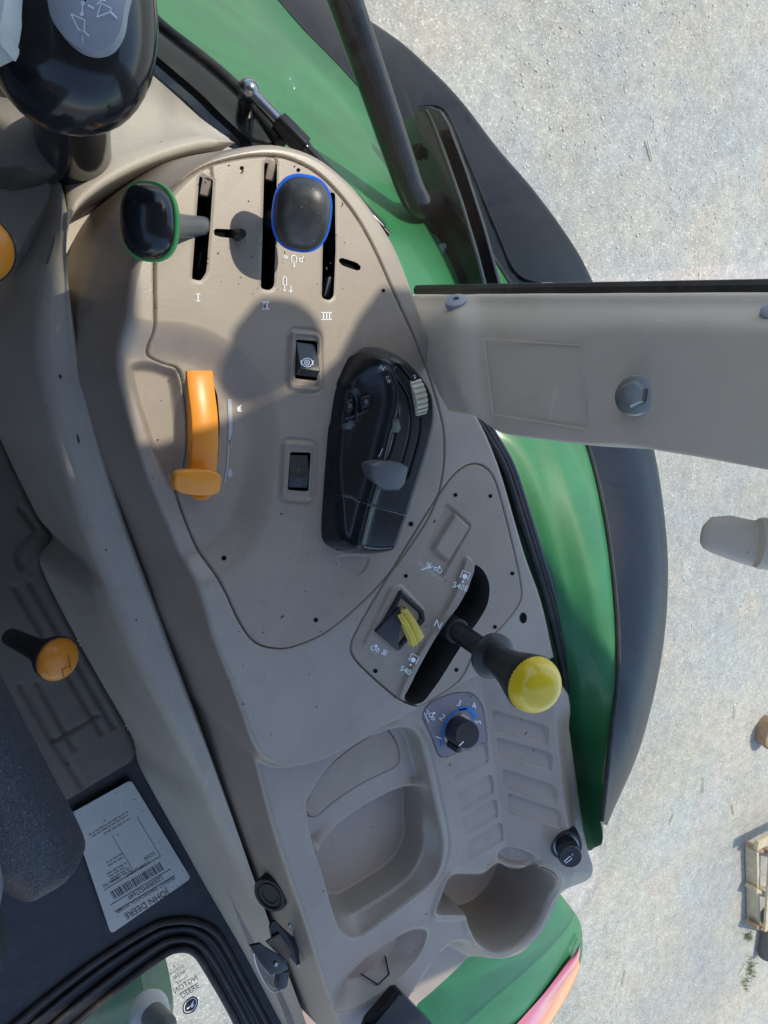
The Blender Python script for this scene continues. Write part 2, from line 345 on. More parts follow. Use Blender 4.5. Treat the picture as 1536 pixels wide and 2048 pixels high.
def glass(h0, h1):
    m = bpy.data.materials.new('window_glass'); m.use_nodes = True; n = m.node_tree; N = n.nodes; L = n.links; N.remove(N['Principled BSDF'])
    o = N['Material Output']; t = N.new('ShaderNodeBsdfTransparent'); t.inputs[0].default_value = (.90, .95, .92, 1)
    g = N.new('ShaderNodeBsdfGlossy'); g.inputs['Roughness'].default_value = .02; lw = N.new('ShaderNodeLayerWeight'); pw = N.new('ShaderNodeMath'); pw.operation = 'POWER'; pw.inputs[1].default_value = 4.5; L.new(lw.outputs['Facing'], pw.inputs[0]); fr = N.new('ShaderNodeMath'); fr.operation = 'MULTIPLY_ADD'; fr.inputs[1].default_value = .8; fr.inputs[2].default_value = .022; L.new(pw.outputs[0], fr.inputs[0])
    d = N.new('ShaderNodeBsdfDiffuse'); d.inputs[0].default_value = (.7, .75, .72, 1)
    mx = N.new('ShaderNodeMixShader'); L.new(fr.outputs[0], mx.inputs[0]); L.new(t.outputs[0], mx.inputs[1]); L.new(g.outputs[0], mx.inputs[2])
    tc = N.new('ShaderNodeTexCoord'); nz = N.new('ShaderNodeTexNoise'); nz.inputs['Scale'].default_value = 9; nz.inputs['Detail'].default_value = 8; L.new(tc.outputs['Object'], nz.inputs['Vector'])
    mr = N.new('ShaderNodeMapRange'); mr.inputs[1].default_value = .35; mr.inputs[2].default_value = .75; mr.inputs[3].default_value = h0; mr.inputs[4].default_value = h1; L.new(nz.outputs[0], mr.inputs[0])
    m2 = N.new('ShaderNodeMixShader'); L.new(mr.outputs[0], m2.inputs[0]); L.new(mx.outputs[0], m2.inputs[1]); L.new(d.outputs[0], m2.inputs[2]); L.new(m2.outputs[0], o.inputs[0])
    return m
M['glass'] = glass(.001, .008); M['hazy'] = glass(.008, .022)

# ================================================================== GROUND
GZ = -1.85
g = mesh('gravel_ground', [(-300, -300, GZ), (300, -300, GZ), (300, 300, GZ), (-300, 300, GZ)], [(0, 1, 2, 3)], M['gravel'], None, False)
tag(g, kind='structure')
mb = MB()
for _ in range(3200):
    px, py = random.uniform(1000, 1560), random.uniform(-20, 2070)
    if px < 1150 and 500 < py < 1700: continue
    p = P(px, py, GZ); r = random.choice((.003, .004, .005, .007))*random.uniform(.7, 1.2)
    mb.ico((p[0], p[1], GZ+r*.2), (r*random.uniform(.8, 1.4), r, r*.6), .3)
tag(mb.build('loose_stone', mat('stone_chip', (.42, .42, .40), .8, .3, .35, 60, 0), None, False, fix=False), 'loose pale stone chips scattered over the gravel', 'stones', kind='stuff')
mb = MB()
for px, py, a, l in ((1471, 1425, 100, .05), (1408, 1570, 105, .06), (1468, 1620, 120, .05), (1485, 1940, 40, .05), (1345, 1640, 70, .04), (1250, 1955, 85, .05), (1440, 700, 30, .04), (1300, 300, 130, .05)):
    p = P(px, py, GZ+.012); d = np.array([math.cos(math.radians(a)), math.sin(math.radians(a)), .02])*l
    mb.tube([p-d, p+d], .004, 6)
tag(mb.build('straw', M['straw']), 'pale bits of straw lying on the gravel', 'straw', kind='stuff')

# ================================================================== SIDE CONSOLE (height field, split along its panel seams)
OUT = [(720, 2140), (676, 2048), (610, 1850), (544, 1650), (500, 1480), (470, 1390), (425, 1280), (398, 1190), (345, 1060), (300, 950), (262, 820), (243, 735), (248, 640), (262, 540), (300, 440), (350, 370), (410, 322), (470, 297), (545, 287), (620, 305), (680, 345), (735, 405), (790, 490), (830, 590), (868, 700), (910, 780), (955, 830), (1000, 930), (1050, 1100), (1085, 1200), (1108, 1300), (1135, 1440), (1152, 1560), (1164, 1640), (1170, 1690), (1155, 1738), (1120, 1768), (1113, 1802), (1099, 1836), (1076, 1874), (1041, 1907), (1006, 1918), (985, 1925), (922, 1987), (863, 2042), (800, 2110)]
outl = cat(OUT, 4)
K = [(440, 1500), (505, 1490), (530, 1512), (570, 1530), (640, 1520), (700, 1490), (770, 1450), (850, 1408), (885, 1390), (930, 1362), (985, 1343), (1060, 1325), (1140, 1310), (1260, 1300), (1260, 2200), (500, 2200), (400, 1700)]
seam_panel = cat([(338, 385), (400, 338), (465, 318), (530, 311), (580, 318), (640, 350), (700, 415), (745, 490), (790, 590), (835, 690), (870, 790), (888, 870), (884, 955), (860, 1030), (800, 1120), (740, 1190), (660, 1260), (600, 1290), (555, 1298), (510, 1285), (478, 1242), (450, 1182), (400, 1090), (366, 997), (372, 985), (384, 930), (389, 870), (384, 800), (371, 742), (340, 728), (308, 712), (304, 690), (310, 650), (309, 540), (313, 440)], 4)
seam_pto = cat([(792, 1394), (735, 1345), (708, 1315), (702, 1292), (715, 1258), (760, 1180), (805, 1105), (850, 1032), (897, 962), (925, 936), (948, 928), (970, 934), (988, 956), (1005, 1010), (1030, 1110), (1043, 1178), (1036, 1212), (1000, 1258), (950, 1305), (918, 1362), (850, 1408), (830, 1412)], 4)
tray_open = cat([(613, 1613), (623, 1584), (645, 1549), (677, 1514), (724, 1481), (771, 1462), (800, 1455), (818, 1457), (832, 1467), (843, 1484), (853, 1522), (871, 1602), (885, 1669), (887, 1698), (882, 1728), (871, 1754), (847, 1780), (794, 1821), (750, 1854), (724, 1873), (709, 1877), (695, 1873), (682, 1860), (671, 1839), (657, 1792), (639, 1731), (623, 1678)], 4)
tray_floor = cat([(605, 1690), (650, 1635), (700, 1600), (750, 1572), (790, 1557), (806, 1562), (815, 1590), (816, 1636), (818, 1666), (811, 1694), (790, 1728), (752, 1757), (708, 1784), (682, 1797), (662, 1796), (645, 1790), (620, 1740)], 4)
tray_shelf = cat([(600, 1620), (612, 1575), (640, 1538), (680, 1505), (730, 1475), (775, 1458), (800, 1458), (812, 1480), (822, 1520), (830, 1548), (812, 1552), (790, 1558), (750, 1572), (700, 1600), (650, 1635), (612, 1678)], 4)
tray_pad = cat([(613, 1615), (632, 1572), (665, 1532), (715, 1492), (768, 1463), (785, 1468), (800, 1495), (803, 1520), (795, 1536), (770, 1549), (720, 1574), (670, 1608), (640, 1634), (626, 1638), (617, 1632)], 4)
cup_open = rnd(cat([(993, 1725), (965, 1746), (938, 1748), (906, 1749), (892, 1762), (880, 1793), (872, 1825), (900, 1829), (929, 1830), (934, 1843), (939, 1856), (953, 1882), (975, 1901), (1003, 1905), (1035, 1893), (1067, 1862), (1089, 1822), (1101, 1780), (1098, 1750), (1084, 1729), (1063, 1722), (1040, 1731), (1018, 1734)], 4), 3, 2)
cup_floor = cat([(955+52*math.cos(a), 1778+52*math.sin(a)) for a in np.linspace(0, 2*math.pi, 14)[:-1]], 3)
pock_open = cat([(674, 2021), (669, 2001), (685, 1964), (726, 1919), (772, 1887), (817, 1862), (845, 1860), (850, 1873), (835, 1910), (799, 1951), (753, 1987), (708, 2015)], 4)
dish = cat([(160, 650), (308, 641), (375, 646), (440, 668), (500, 715), (545, 775), (567, 850), (562, 950), (537, 1050), (503, 1108), (460, 1150), (410, 1176), (330, 1180), (200, 1000)], 4)
lpock = cat([(262, 728), (300, 720), (350, 734), (368, 752), (380, 850), (376, 930), (360, 985), (338, 975), (310, 920), (278, 830), (260, 765)], 4)
thr_slot = rnd([(373, 742), (424, 751), (438, 790), (443, 850), (440, 915), (428, 986), (388, 994), (372, 988), (382, 940), (388, 880), (385, 810)], 6, 3)
slots = [rnd([(399, 330+22), (427, 330+28), (421, 450), (413, 545), (402, 562), (384, 558), (392, 450)], 6, 3),
         rnd([(529, 325), (555, 325), (553, 450), (549, 572), (540, 581), (522, 577), (526, 450)], 6, 3),
         rnd([(650, 385), (671, 385), (672, 500), (668, 592), (660, 601), (644, 596), (646, 500)], 6, 3)]
keyhole = [rnd([(427, 462), (431, 457), (486, 460), (489, 470), (480, 478), (440, 474), (429, 470)], 5, 3), rnd([(676, 521), (683, 515), (716, 526), (723, 536), (716, 542), (684, 531)], 5, 3)]
pto_slot = cat([(950, 1130), (968, 1143), (979, 1172), (975, 1208), (958, 1240), (935, 1272), (910, 1312), (885, 1352), (862, 1385), (845, 1404), (824, 1408), (809, 1396), (820, 1368), (845, 1320), (870, 1275), (898, 1235), (925, 1190), (940, 1150)], 4)
oval_hole = cat([(876+9*math.cos(a)*.8+16*math.sin(a)*.55, 1919+9*math.cos(a)*.6-16*math.sin(a)*.83) for a in np.linspace(0, 2*math.pi, 11)[:-1]], 3)
c8 = lambda L: [(820+a*.2604, 1300+b*.2604) for a, b in L]
ribs = [rnd(c8(q), 7, 3) for q in ([(308, 865), (570, 703), (600, 730), (608, 868), (345, 1005)], [(360, 1105), (615, 952), (640, 985), (645, 1105), (398, 1248)], [(398, 1295), (648, 1142), (672, 1170), (680, 1285), (432, 1432)], [(433, 1480), (690, 1322), (712, 1350), (720, 1465), (466, 1618)],
        [(685, 488), (1008, 556), (1022, 590), (1022, 716), (700, 640)], [(716, 698), (1040, 762), (1052, 795), (1047, 916), (738, 850)], [(763, 942), (1068, 1012), (1086, 1045), (1088, 1166), (770, 1085)], [(795, 1128), (1098, 1200), (1116, 1232), (1116, 1350), (812, 1290)])]
blank_o = rnd([(892, 1003), (946, 1050), (884, 1162), (834, 1126)], 9, 4)
blank_i = rnd([(910, 1022), (943, 1052), (896, 1128), (862, 1099)], 7, 4)
ysw = rnd([(779, 1172), (800, 1165), (852, 1218), (776, 1333), (722, 1290)], 9, 4)
band = cat([(929, 1112), (947, 1128), (938, 1166), (915, 1210), (893, 1240), (866, 1280), (838, 1330), (806, 1392), (793, 1392), (812, 1345), (845, 1285), (880, 1230), (905, 1185), (916, 1150)], 4)
rk1 = rnd([(582, 662), (637, 668), (640, 781), (577, 776)], 12, 5); rk2 = rnd([(568, 883), (630, 888), (626, 1003), (562, 996)], 12, 5)
rk1h = rnd([(592, 679), (633, 682), (634, 762), (590, 757)], 5, 3); rk2h = rnd([(580, 904), (622, 905), (617, 983), (575, 980)], 5, 3)
dialp = rnd([(843, 1430), (858, 1405), (905, 1386), (945, 1385), (966, 1412), (973, 1465), (975, 1488), (880, 1518), (862, 1468)], 14, 4)
thumb = cat([(676, 1112), (733, 1110), (736, 1130), (722, 1148), (705, 1153), (686, 1145), (678, 1130)], 4)

CELL = .00105; TZ0 = -.016
ow = np.array([P(a, b, (TZ0*sm((b-1690)/60) if a > 800 else TZ0*sm((b-1450)/80)))[:2] for a, b in outl]); X, Y = mkgrid(ow, CELL, .075)
TZ = -.016
seams = [W2(seam_panel), W2(seam_pto), W2(tray_pad, -.036), W2(dialp, TZ)]
holes = [W2(s) for s in slots]+[W2(k) for k in keyhole]+[W2(thr_slot, -.012), W2(pto_slot), W2(oval_hole, TZ), W2(rk1h), W2(rk2h), W2(cup_open, TZ)]
ribw = [W2(r, TZ) for r in ribs[:4]]+[W2(r, TZ+.016) for r in ribs[4:]]
snap(X, Y, holes+seams+ribw, CELL)
dO = sdf(ow, X, Y, .3)
Z = np.zeros_like(X)
# where a point shows in the photo decides only how steep the moulding falls at its front left corner
def pxof(X, Y):
    q = np.stack([X.ravel(), Y.ravel(), np.zeros(X.size)-CAMH], 0); c = R.T@q
    return (768+F*c[0]/-c[2]).reshape(X.shape), (1024-F*c[1]/-c[2]).reshape(X.shape)
QX, QY = pxof(X, Y)
sT = sdf(W2(cat(K, 4)), X, Y, .3)
tT = sm((-sT+.001)/.012); Z += TZ*tT
# right-hand wing of the tray area rises to a ridge
v0, v1 = P(966, 1400, TZ)[:2], P(1014, 1720, TZ)[:2]; r0, r1 = P(1092, 1400, TZ+.03)[:2], P(1146, 1690, TZ+.03)[:2]
e = v1-v0; nrm = np.array([-e[1], e[0]]); nrm /= np.linalg.norm(nrm)
if nrm.dot(r0-v0) < 0: nrm = -nrm
dv = (X-v0[0])*nrm[0]+(Y-v0[1])*nrm[1]; wv = nrm.dot((r0+r1)/2-(v0+v1)/2)
wing = np.clip(dv/wv, 0, 1.06)
wing = np.where(wing < .05, wing*wing*10, wing-.025)*sm((QY-1330)/60)*sm((1830-QY)/110)*tT
Z += .030*np.clip(wing, 0, 1)-.010*sm((dv/wv-1.0)/.35)*tT*sm((QY-1400)/60)*sm((1730-QY)/60)
# slight crown
Z += .004*sm((700-QY)/500)*0
# throttle dish and pocket
sd = sdf(W2(dish), X, Y, .05); Z -= .016*sm(-sd/.034)
sd = sdf(W2(lpock, -.014), X, Y); Z -= .015*sm(-sd/.010)
# recess helper
def recess(op, zo, fl, zf, depth, pw=1.0, also=None):
    global Z
    a = -sdf(W2(op, zo), X, Y); b = sdf(W2(fl, zf), X, Y, .1)
    if also is not None: b = np.minimum(b, sdf(also, X, Y, .1))
    t = np.where(a > 0, a/(a+np.maximum(b, 0)+1e-6), 0); t = np.where(b <= 0, 1, t)
    t = t**pw; t = np.where(t < .85, t*1.08, .918+.082*(1-((1-t)/.15)**2)); Z = Z-depth*np.clip(t, 0, 1)
def recess_in(op, zo, k, depth, pw=1.0):
    global Z
    o = W2(op, zo); c = o.mean(0); f = c+(o-c)*k
    a = -sdf(o, X, Y); b = sdf(f, X, Y, .1)
    t = np.where(a > 0, a/(a+np.maximum(b, 0)+1e-6), 0); t = np.where(b <= 0, 1, t)**pw; Z = Z-depth*np.clip(t, 0, 1)
recess(tray_open, TZ, tray_shelf, TZ-.024, .024, .7, W2(tray_floor, TZ-.055))
b = sdf(W2(tray_floor, TZ-.05), X, Y, .1); a_ = -sdf(W2(tray_open, TZ), X, Y)
Z -= .036*sm((.005-b)/.007)*(a_ > 0)*sm(a_/.006)
a_ = -sdf(W2(cup_open, TZ), X, Y); Z += .0035*np.exp(-((a_+.0045)/.0032)**2)
recess_in(pock_open, TZ, .55, .022, .8)
a_ = -sdf(W2(pock_open, TZ), X, Y); Z += .0022*np.exp(-((a_+.002)/.0016)**2)
a_ = -sdf(W2(tray_open, TZ), X, Y); Z -= .0016*np.exp(-((a_+.0085)/.0022)**2)*(QX > 770)*(QY < 1830)
# pillow behind the cup holder's thumb notch
sd = sdf(W2(cat([(1000, 1700), (1030, 1690), (1062, 1700), (1064, 1724), (1040, 1733), (1010, 1732), (995, 1722)], 4), TZ), X, Y); Z -= .010*sm(-sd/.009)
# lower right flank falls away
fl = sdf(W2(cat([(905, 1880), (1000, 1915), (1100, 1990), (900, 2200), (700, 2200), (800, 2020)], 4), TZ), X, Y, .1); Z -= .030*sm(-fl/.03)
# rib recesses: deep at the top edge, flush at the bottom
for i, (rp, rw) in enumerate(zip(ribs, ribw)):
    s = sdf(rw, X, Y, .01); ys = QY; cy = rp[:, 1]; k = np.clip((cy.max()-ys)/(cy.max()-cy.min()), 0, 1)
    if i < 4: k = np.clip(k*.7+.45*np.clip((rp[:, 0].max()-QX)/(rp[:, 0].max()-rp[:, 0].min()), 0, 1), .30, 1)
    else: k = np.clip(k+.15, 0, 1)
    Z -= .0078*k*sm(-s/.0012)
s = sdf(W2(blank_o), X, Y, .02); Z -= .0035*sm(-s/.003); s = sdf(W2(blank_i), X, Y, .02); Z += .0055*sm(-s/.004)
s = sdf(W2(ysw), X, Y, .02); Z += .0028*sm(-s/.003)
s = sdf(W2(band), X, Y, .02); Z += .0045*sm(-s/.0025)
for q in (rk1, rk2):
    s = sdf(W2(q), X, Y, .02); Z += .0030*sm((.0022-np.abs(s+.0012))/.0016)-.0016*np.exp(-((s-.0028)/.0014)**2)
s = sdf(W2(thumb), X, Y, .02); Z -= .0012*sm(-s/.0014)
for q in seams[:2]:
    s = np.abs(sdf(q, X, Y, .01)); Z -= .0040*np.exp(-(s/.00075)**2)
for q in seams[2:]:
    s = np.abs(sdf(q, X, Y, .01)); Z -= .0022*np.exp(-(s/.0006)**2)
for q in holes[:3]:
    s = np.abs(sdf(q, X, Y, .01)); Z -= .0006*np.exp(-(s/.0015)**2)
# front relief steps above the lever slots
for px0, px1, y0, y1 in ((403, 425, 333, 356), (533, 553, 310, 330)):
    s = sdf(W2([(px0, y1), (px0+1, y0), (px1, y0), (px1+1, y1)]), X, Y, .01); Z -= .002*sm(-s/.001)
# rounded shoulder and outer wall
front = sm((760-QY)/260)*sm((430-QX)/160)
rad = .006+.002*front-.0045*sm((QY-1690)/30)*sm((QX-850)/60)
din = -dO
fil = np.where(din < rad, rad-np.sqrt(np.maximum(rad**2-(rad-np.clip(din, 0, None))**2, 0)), 0)
Z -= fil*np.where(din >= 0, 1, 0)
slope = 7.0+3.0*front
Z = np.where(din < 0, Z-rad-(-din)*slope, Z)
Z = np.maximum(Z, -.21)
con_keep = cc(dO) < .036+.012*cc(front)
for h in holes: con_keep &= sdf(h, cc(X), cc(Y), .01) > 0
xc, yc = cc(X), cc(Y)
lab = np.zeros(xc.shape, int)
for i, q in enumerate(seams): lab[sdf(q, xc, yc, .01) < 0] = i+1
for i, q in enumerate(ribw): lab[sdf(q, xc, yc, .01) < 0] = 10+i
rowx = np.linspace(0, 1, 2)
XS0, YS0 = ow.min(0)-.075
def HZ(x, y):
    j = int(round((x-XS0)/CELL)); i = int(round((y-YS0)/CELL))
    i = min(max(i, 0), Z.shape[0]-1); j = min(max(j, 0), Z.shape[1]-1); return Z[i, j]
def onC(px, py, up=0.0):
    """point of the console surface seen at a pixel"""
    z = 0.0
    for _ in range(5):
        p = P(px, py, z); z = .4*z+.6*HZ(p[0], p[1])
    p = P(px, py, z+up); return p
con = thing('side_console', P(700, 1200, -.17), 'taupe moulded side console carrying levers, switches, tray and cup holder', 'console')
fbuild('shell', X, Y, Z, con_keep & (lab == 0), M['taupe'], con)
fbuild('lever_panel', X, Y, Z, con_keep & (lab == 1), M['taupe2'], con)
fbuild('slot_panel', X, Y, Z, con_keep & (lab == 2), M['taupe2'], con)
fbuild('tray_pad', X, Y, Z, con_keep & (lab == 3), M['taupe2'], con)
fbuild('dial_plate', X, Y, Z, con_keep & (lab == 4), M['dialplate'], con)
for i in range(8): fbuild('recess_panel', X, Y, Z, con_keep & (lab == 10+i), M['taupe'], con)

# dark wells below the openings
def well(name, poly, depth, top=-.0005, z=None):
    zz = [HZ(a[0], a[1]) for a in poly]; zt = float(np.median(zz)); c = np.mean(poly, 0)
    mb = MB(); n = len(poly); a = [(p[0], p[1], h-.0003) for p, h in zip(poly+(poly-c)*.012, zz)]; b = [(p[0], p[1], zt-depth) for p in poly]
    mb.add(a+b, [(i, (i+1) % n, n+(i+1) % n, n+i) for i in range(n)]+[tuple(range(n, 2*n))])
    return mb.build(name, M['well'] if name == 'lever_gate' else M['hole'], con, False)
for h in holes[:3]: well('lever_slot', h, .07)
for h in holes[3:5]: well('key_slot', h, .006)
well('throttle_slot', holes[5], .05, z=-.018); well('lever_gate', holes[6], .06, z=-.003); well('drain_hole', holes[7], .03); well('switch_well', holes[8], .03, z=-.001); well('switch_well', holes[9], .03, z=-.001)

cupw = np.array(holes[10]); cupc = cupw.mean(0); hz = []
for p in cupw:
    d_ = p-cupc; d_ /= np.linalg.norm(d_); q = p+d_*.0015; hz.append(HZ(q[0], q[1]))
hz = np.array(hz); hz = np.convolve(np.r_[hz[-3:], hz, hz[:3]], np.ones(7)/7, 'valid')
rws = []
for sc, dz in ((1.004, -.0006), (.992, .0006), (.978, -.0012), (.965, -.006), (.94, -.045), (.915, -.088), (.88, -.096), (.80, -.099)):
    c_ = cupc+(cupw-cupc)*sc; rws.append([(c_[i][0], c_[i][1], (hz[i] if dz > -.02 else TZ)+dz) for i in range(len(c_))])
mb = MB(); mb.grid(rws, closeu=True); mb.f.append(tuple(range(len(mb.v)-len(cupw), len(mb.v)))); mb.build('cup_holder', M['taupe'], con, True, 40)
# ---- flat print laid on the console
def conform(V2, up=.0005, surf=None):
    return [(onC(a, b, up) if surf is None else surf(a, b)) for a, b in V2]
def text2d(s, px, py, size, ang=0, sx=1.0, mirror=False, align='CENTER'):
    cu = bpy.data.curves.new('t', 'FONT'); cu.body = s; cu.size = 1; cu.align_x = align; cu.align_y = 'CENTER'; cu.resolution_u = 2
    ob = bpy.data.objects.new('t', cu); COL.objects.link(ob); dg = bpy.context.evaluated_depsgraph_get(); me = ob.evaluated_get(dg).to_mesh()
    ca, sa = math.cos(math.radians(ang)), math.sin(math.radians(ang))
    V = []
    for v in me.vertices:
        x, y = v.co.x*size*sx*(-1 if mirror else 1), v.co.y*size
        V.append((px+x*ca-y*sa, py-(x*sa+y*ca)))
    Fc = [tuple(p.vertices) for p in me.polygons]; ob.evaluated_get(dg).to_mesh_clear(); bpy.data.objects.remove(ob); bpy.data.curves.remove(cu)
    return V, Fc
def ribbon(pts, wd, closed=False):
    p = np.array(pts, float); n = len(p); V = []
    for i in range(n):
        if closed: t = p[(i+1) % n]-p[i-1]
        else: t = p[min(i+1, n-1)]-p[max(i-1, 0)]
        t = t/(np.linalg.norm(t)+1e-9); q = np.array([-t[1], t[0]])*wd/2; V += [p[i]+q, p[i]-q]
    m = n if closed else n-1
    return V, [(2*i, 2*i+1, 2*((i+1) % n)+1, 2*((i+1) % n)) for i in range(m)]
def disc(px, py, r, ry=None, n=14, ang=0):
    ry = ry or r; ca, sa = math.cos(ang), math.sin(ang)
    return [(px+r*math.cos(a)*ca-ry*math.sin(a)*sa, py+r*math.cos(a)*sa+ry*math.sin(a)*ca) for a in np.linspace(0, 2*math.pi, n+1)[:-1]], [tuple(range(n))]
def ring(px, py, r, wd, n=16): return ribbon([(px+r*math.cos(a), py+r*math.sin(a)) for a in np.linspace(0, 2*math.pi, n+1)[:-1]], wd, True)
def printed(name, shapes, m, parent, up=.0006, surf=None):
    mb = MB()
    for V, Fc in shapes: mb.add(conform(V, up, surf), Fc)
    return mb.build(name, m, parent, False)
for s, x, y, sz in (('I', 396, 595, 26), ('II', 531, 611, 26), ('III', 653, 632, 24)):
    V = []
    n = len(s); sh = []
    for k in range(n):
        x0 = x+(k-(n-1)/2)*6; sh.append(ribbon([(x0, y-7), (x0, y+7)], 2.4))
    hw = 3.6+3*(n-1)+1
    sh += [ribbon([(x-hw, y-7), (x+hw, y-7)], 2), ribbon([(x-hw, y+7), (x+hw, y+7)], 2)]
    printed('numeral', sh, M['white'], con)
printed('cylinder_symbol', [ribbon([(583, 512), (589, 510), (593, 514), (593, 524), (583, 524), (583, 512)], 1.6), ribbon([(588, 524), (588, 530)], 1.6), ring(588, 532, 1.8, 1.2, 8), ring(571, 514, 3.4, 1.6, 10), ring(602, 520, 3.4, 1.6, 10), ribbon([(605, 518), (607, 512)], 1.5), ribbon([(572, 510), (571, 518)], 1.5)], M['white'], con)
printed('cylinder_symbol', [ribbon([(566, 570), (566, 556), (569, 552), (573, 556), (573, 570), (566, 570)], 1.7), ribbon([(569, 570), (569, 577)], 1.7), ring(569, 580, 2, 1.3, 8), ribbon([(582, 571), (581, 584)], 1.7), ribbon([(577, 580), (581, 585), (585, 580)], 1.5)], M['white'], con)
# throttle scale
printed('throttle_scale', [ribbon([(459, 798), (461, 840), (461, 880)], 8), ribbon([(458, 890), (455, 930), (450, 965)], 2.5), ribbon([(464, 870), (462, 895)], 1.6)], mat('faint_print', (.42, .42, .43), .4, .4, .05, 50, 0), con)
printed('turtle_symbol', [disc(460, 946, 5, 9)], mat('faint_print2', (.42, .42, .43), .4, .4, .05, 50, 0), con)
printed('hare_symbol', [disc(478, 818, 4, 6), ribbon([(478, 814), (483, 810)], 2.5), ribbon([(476, 822), (484, 823)], 2)], M['white'], con)
# PTO legends
def tractor_icon(cx, cy, a, s=1.0):
    ca, sa = math.cos(a), math.sin(a); T = lambda L: [(cx+(x*ca-y*sa)*s, cy+(x*sa+y*ca)*s) for x, y in L]
    o = []
    for x, y, r in ((12, 2, 4.2), (2, 3, 3.0)):
        q = T([(x, y)])[0]; o.append(ring(q[0], q[1], r*s, 1.7, 10))
    o.append((T([(6, -1), (6, -7), (10, -7), (11, -4), (14, -4), (13, -1)]), [(0, 1, 2, 3, 4, 5)])); o.append(ribbon(T([(-1, 3), (-1, -1), (5, -2)]), 1.5))
    o.append(ribbon(T([(-6, 5), (-8, 5), (-17, 5), (-17, -4), (-9, -4), (-9, -1)]), 1.7)); q = T([(-12, 1)])[0]; o.append(disc(q[0], q[1], 2.8*s))
    return o
printed('tractor_symbol', tractor_icon(869, 1135, .42), M['white'], con)
printed('tractor_symbol', [([(1516-a, b) for a, b in V], Fc) for V, Fc in tractor_icon(758, 1299, -.42)], M['white'], con)
def pto_icon(cx, cy, a, txt, tx, ty, ta):
    ca, sa = math.cos(a), math.sin(a); T = lambda L: [(cx+x*ca-y*sa, cy+x*sa+y*ca) for x, y in L]
    q = T([(0, 1)])[0]; q2 = T([(0, 12)])[0]
    return [ribbon(T([(-8, 6), (-8, -9), (8, -9), (8, 6)]), 1.6), disc(q[0], q[1], 5.2, n=8), disc(q2[0], q2[1], 2.6, n=4), text2d(txt, tx, ty, 16, ta)]
printed('speed_legend', pto_icon(930, 1152, .35, '540E', 921, 1174, -18), M['white'], con, surf=lambda a, b: P(a, b, .0054))
printed('speed_legend', pto_icon(827, 1319, .5, '540', 811, 1341, -28), M['white'], con, surf=lambda a, b: P(a, b, .0054))
printed('neutral_legend', [text2d('N', 876, 1249, 21, -24)], M['white'], con, surf=lambda a, b: P(a, b, .0056))
for px, py, r in ((448, 1116, 5), (632, 1240, 4.5), (822, 1048, 5), (911, 990, 4), (981, 992, 4), (1025, 1147, 4), (990, 1254, 4), (913, 1340, 4), (751, 1342, 4.5), (812, 1152, 4), (767, 581, 3.5), (484, 336, 4), (597, 340, 4)):
    V, Fc = disc(px, py, r); p = conform(V, .0004)
    MB().add(p, Fc).build('screw_hole', M['hole'], con, False)
V, Fc = disc(1047, 1236, 7, 11); MB().add(conform(V, .0006), Fc).build('screw_hole', M['hole'], con, False)
printed('slot_mark', [ribbon([(722, 1948), (756, 1969), (778, 1948), (770, 1912)], 3)], M['hole'], con)
# detent peg in the key slot
p = onC(474, 470, .0); MB().lathe([(.0055, -.006), (.005, .002), (.0042, .010), (.0036, .0115)], p, p+np.array([0, 0, 1]), 16).build('detent_peg', M['black'], con)

# ---- rocker switches
def rocker_switch(hole_px, split, hi, lo, m, sym):
    poly = W2(hole_px); mb = MB(); n = len(poly)
    ys = poly[:, 1]; y0, y1 = ys.min(), ys.max(); ym = y0+(y1-y0)*split
    c = poly.mean(0); q = c+(poly-c)*.96
    def zt(y):
        t = (y-y0)/(y1-y0)
        return lo+(hi-lo)*(1-t)/(1-split) if t > split else hi-(hi-lo*.4)*(split-t)/split
    body = None
    rows = []
    xs0, xs1 = q[:, 0].min(), q[:, 0].max()
    for k in range(13):
        y = y0+.0004+(y1-y0-.0008)*k/12
        # half width of the hole at y
        xa = []
        for i in range(n):
            a, b = q[i], q[(i+1) % n]
            if (a[1]-y)*(b[1]-y) <= 0 and abs(a[1]-b[1]) > 1e-9: xa.append(a[0]+(b[0]-a[0])*(y-a[1])/(b[1]-a[1]))
        if len(xa) < 2: continue
        l, r = min(xa), max(xa); z = zt(y)
        rows.append([(l, y, -.012), (l, y, z-.0012), (l+.0012, y, z), (r-.0012, y, z), (r, y, z-.0012), (r, y, -.012)])
    mb.grid(rows); mb.f.append(tuple(range(6))); e0 = len(mb.v)-6; mb.f.append(tuple(range(e0+5, e0-1, -1)))
    return mb.build('rocker_switch', m, con, True, 30), zt
r1o, zt1 = rocker_switch(rk1h, .27, .0085, -.003, M['black'], None)
def on_r(zt, hole):
    poly = W2(hole); y0, y1 = poly[:, 1].min(), poly[:, 1].max()
    def f(a, b):
        z = 0
        for _ in range(4): p = P(a, b, z); z = zt(np.clip(p[1], y0, y1))+.0005
        return P(a, b, z)
    return f
f1 = on_r(zt1, rk1h)
printed('lock_symbol', [ring(614, 725, 5, 2, 10), ribbon([(604, 723), (608, 718), (614, 716), (621, 718), (625, 723)], 1.8), ribbon([(604, 727), (608, 732), (614, 734), (621, 732), (625, 727)], 1.8), ribbon([(602, 721), (604, 730)], 3), ribbon([(626, 721), (625, 730)], 3), disc(614, 725, 2)], M['white'], r1o, surf=f1)
r2o, zt2 = rocker_switch(rk2h, .40, .0015, -.0045, M['black'], None)
f2 = on_r(zt2, rk2h)
printed('lamp_symbol', [ring(596, 965, 6, 1.2, 10), ribbon([(596, 960), (596, 970)], 1)], M['grey'], r2o, surf=f2)
printed('indicator', [disc(597, 939, 2.4)], M['grey'], r2o, surf=f2)

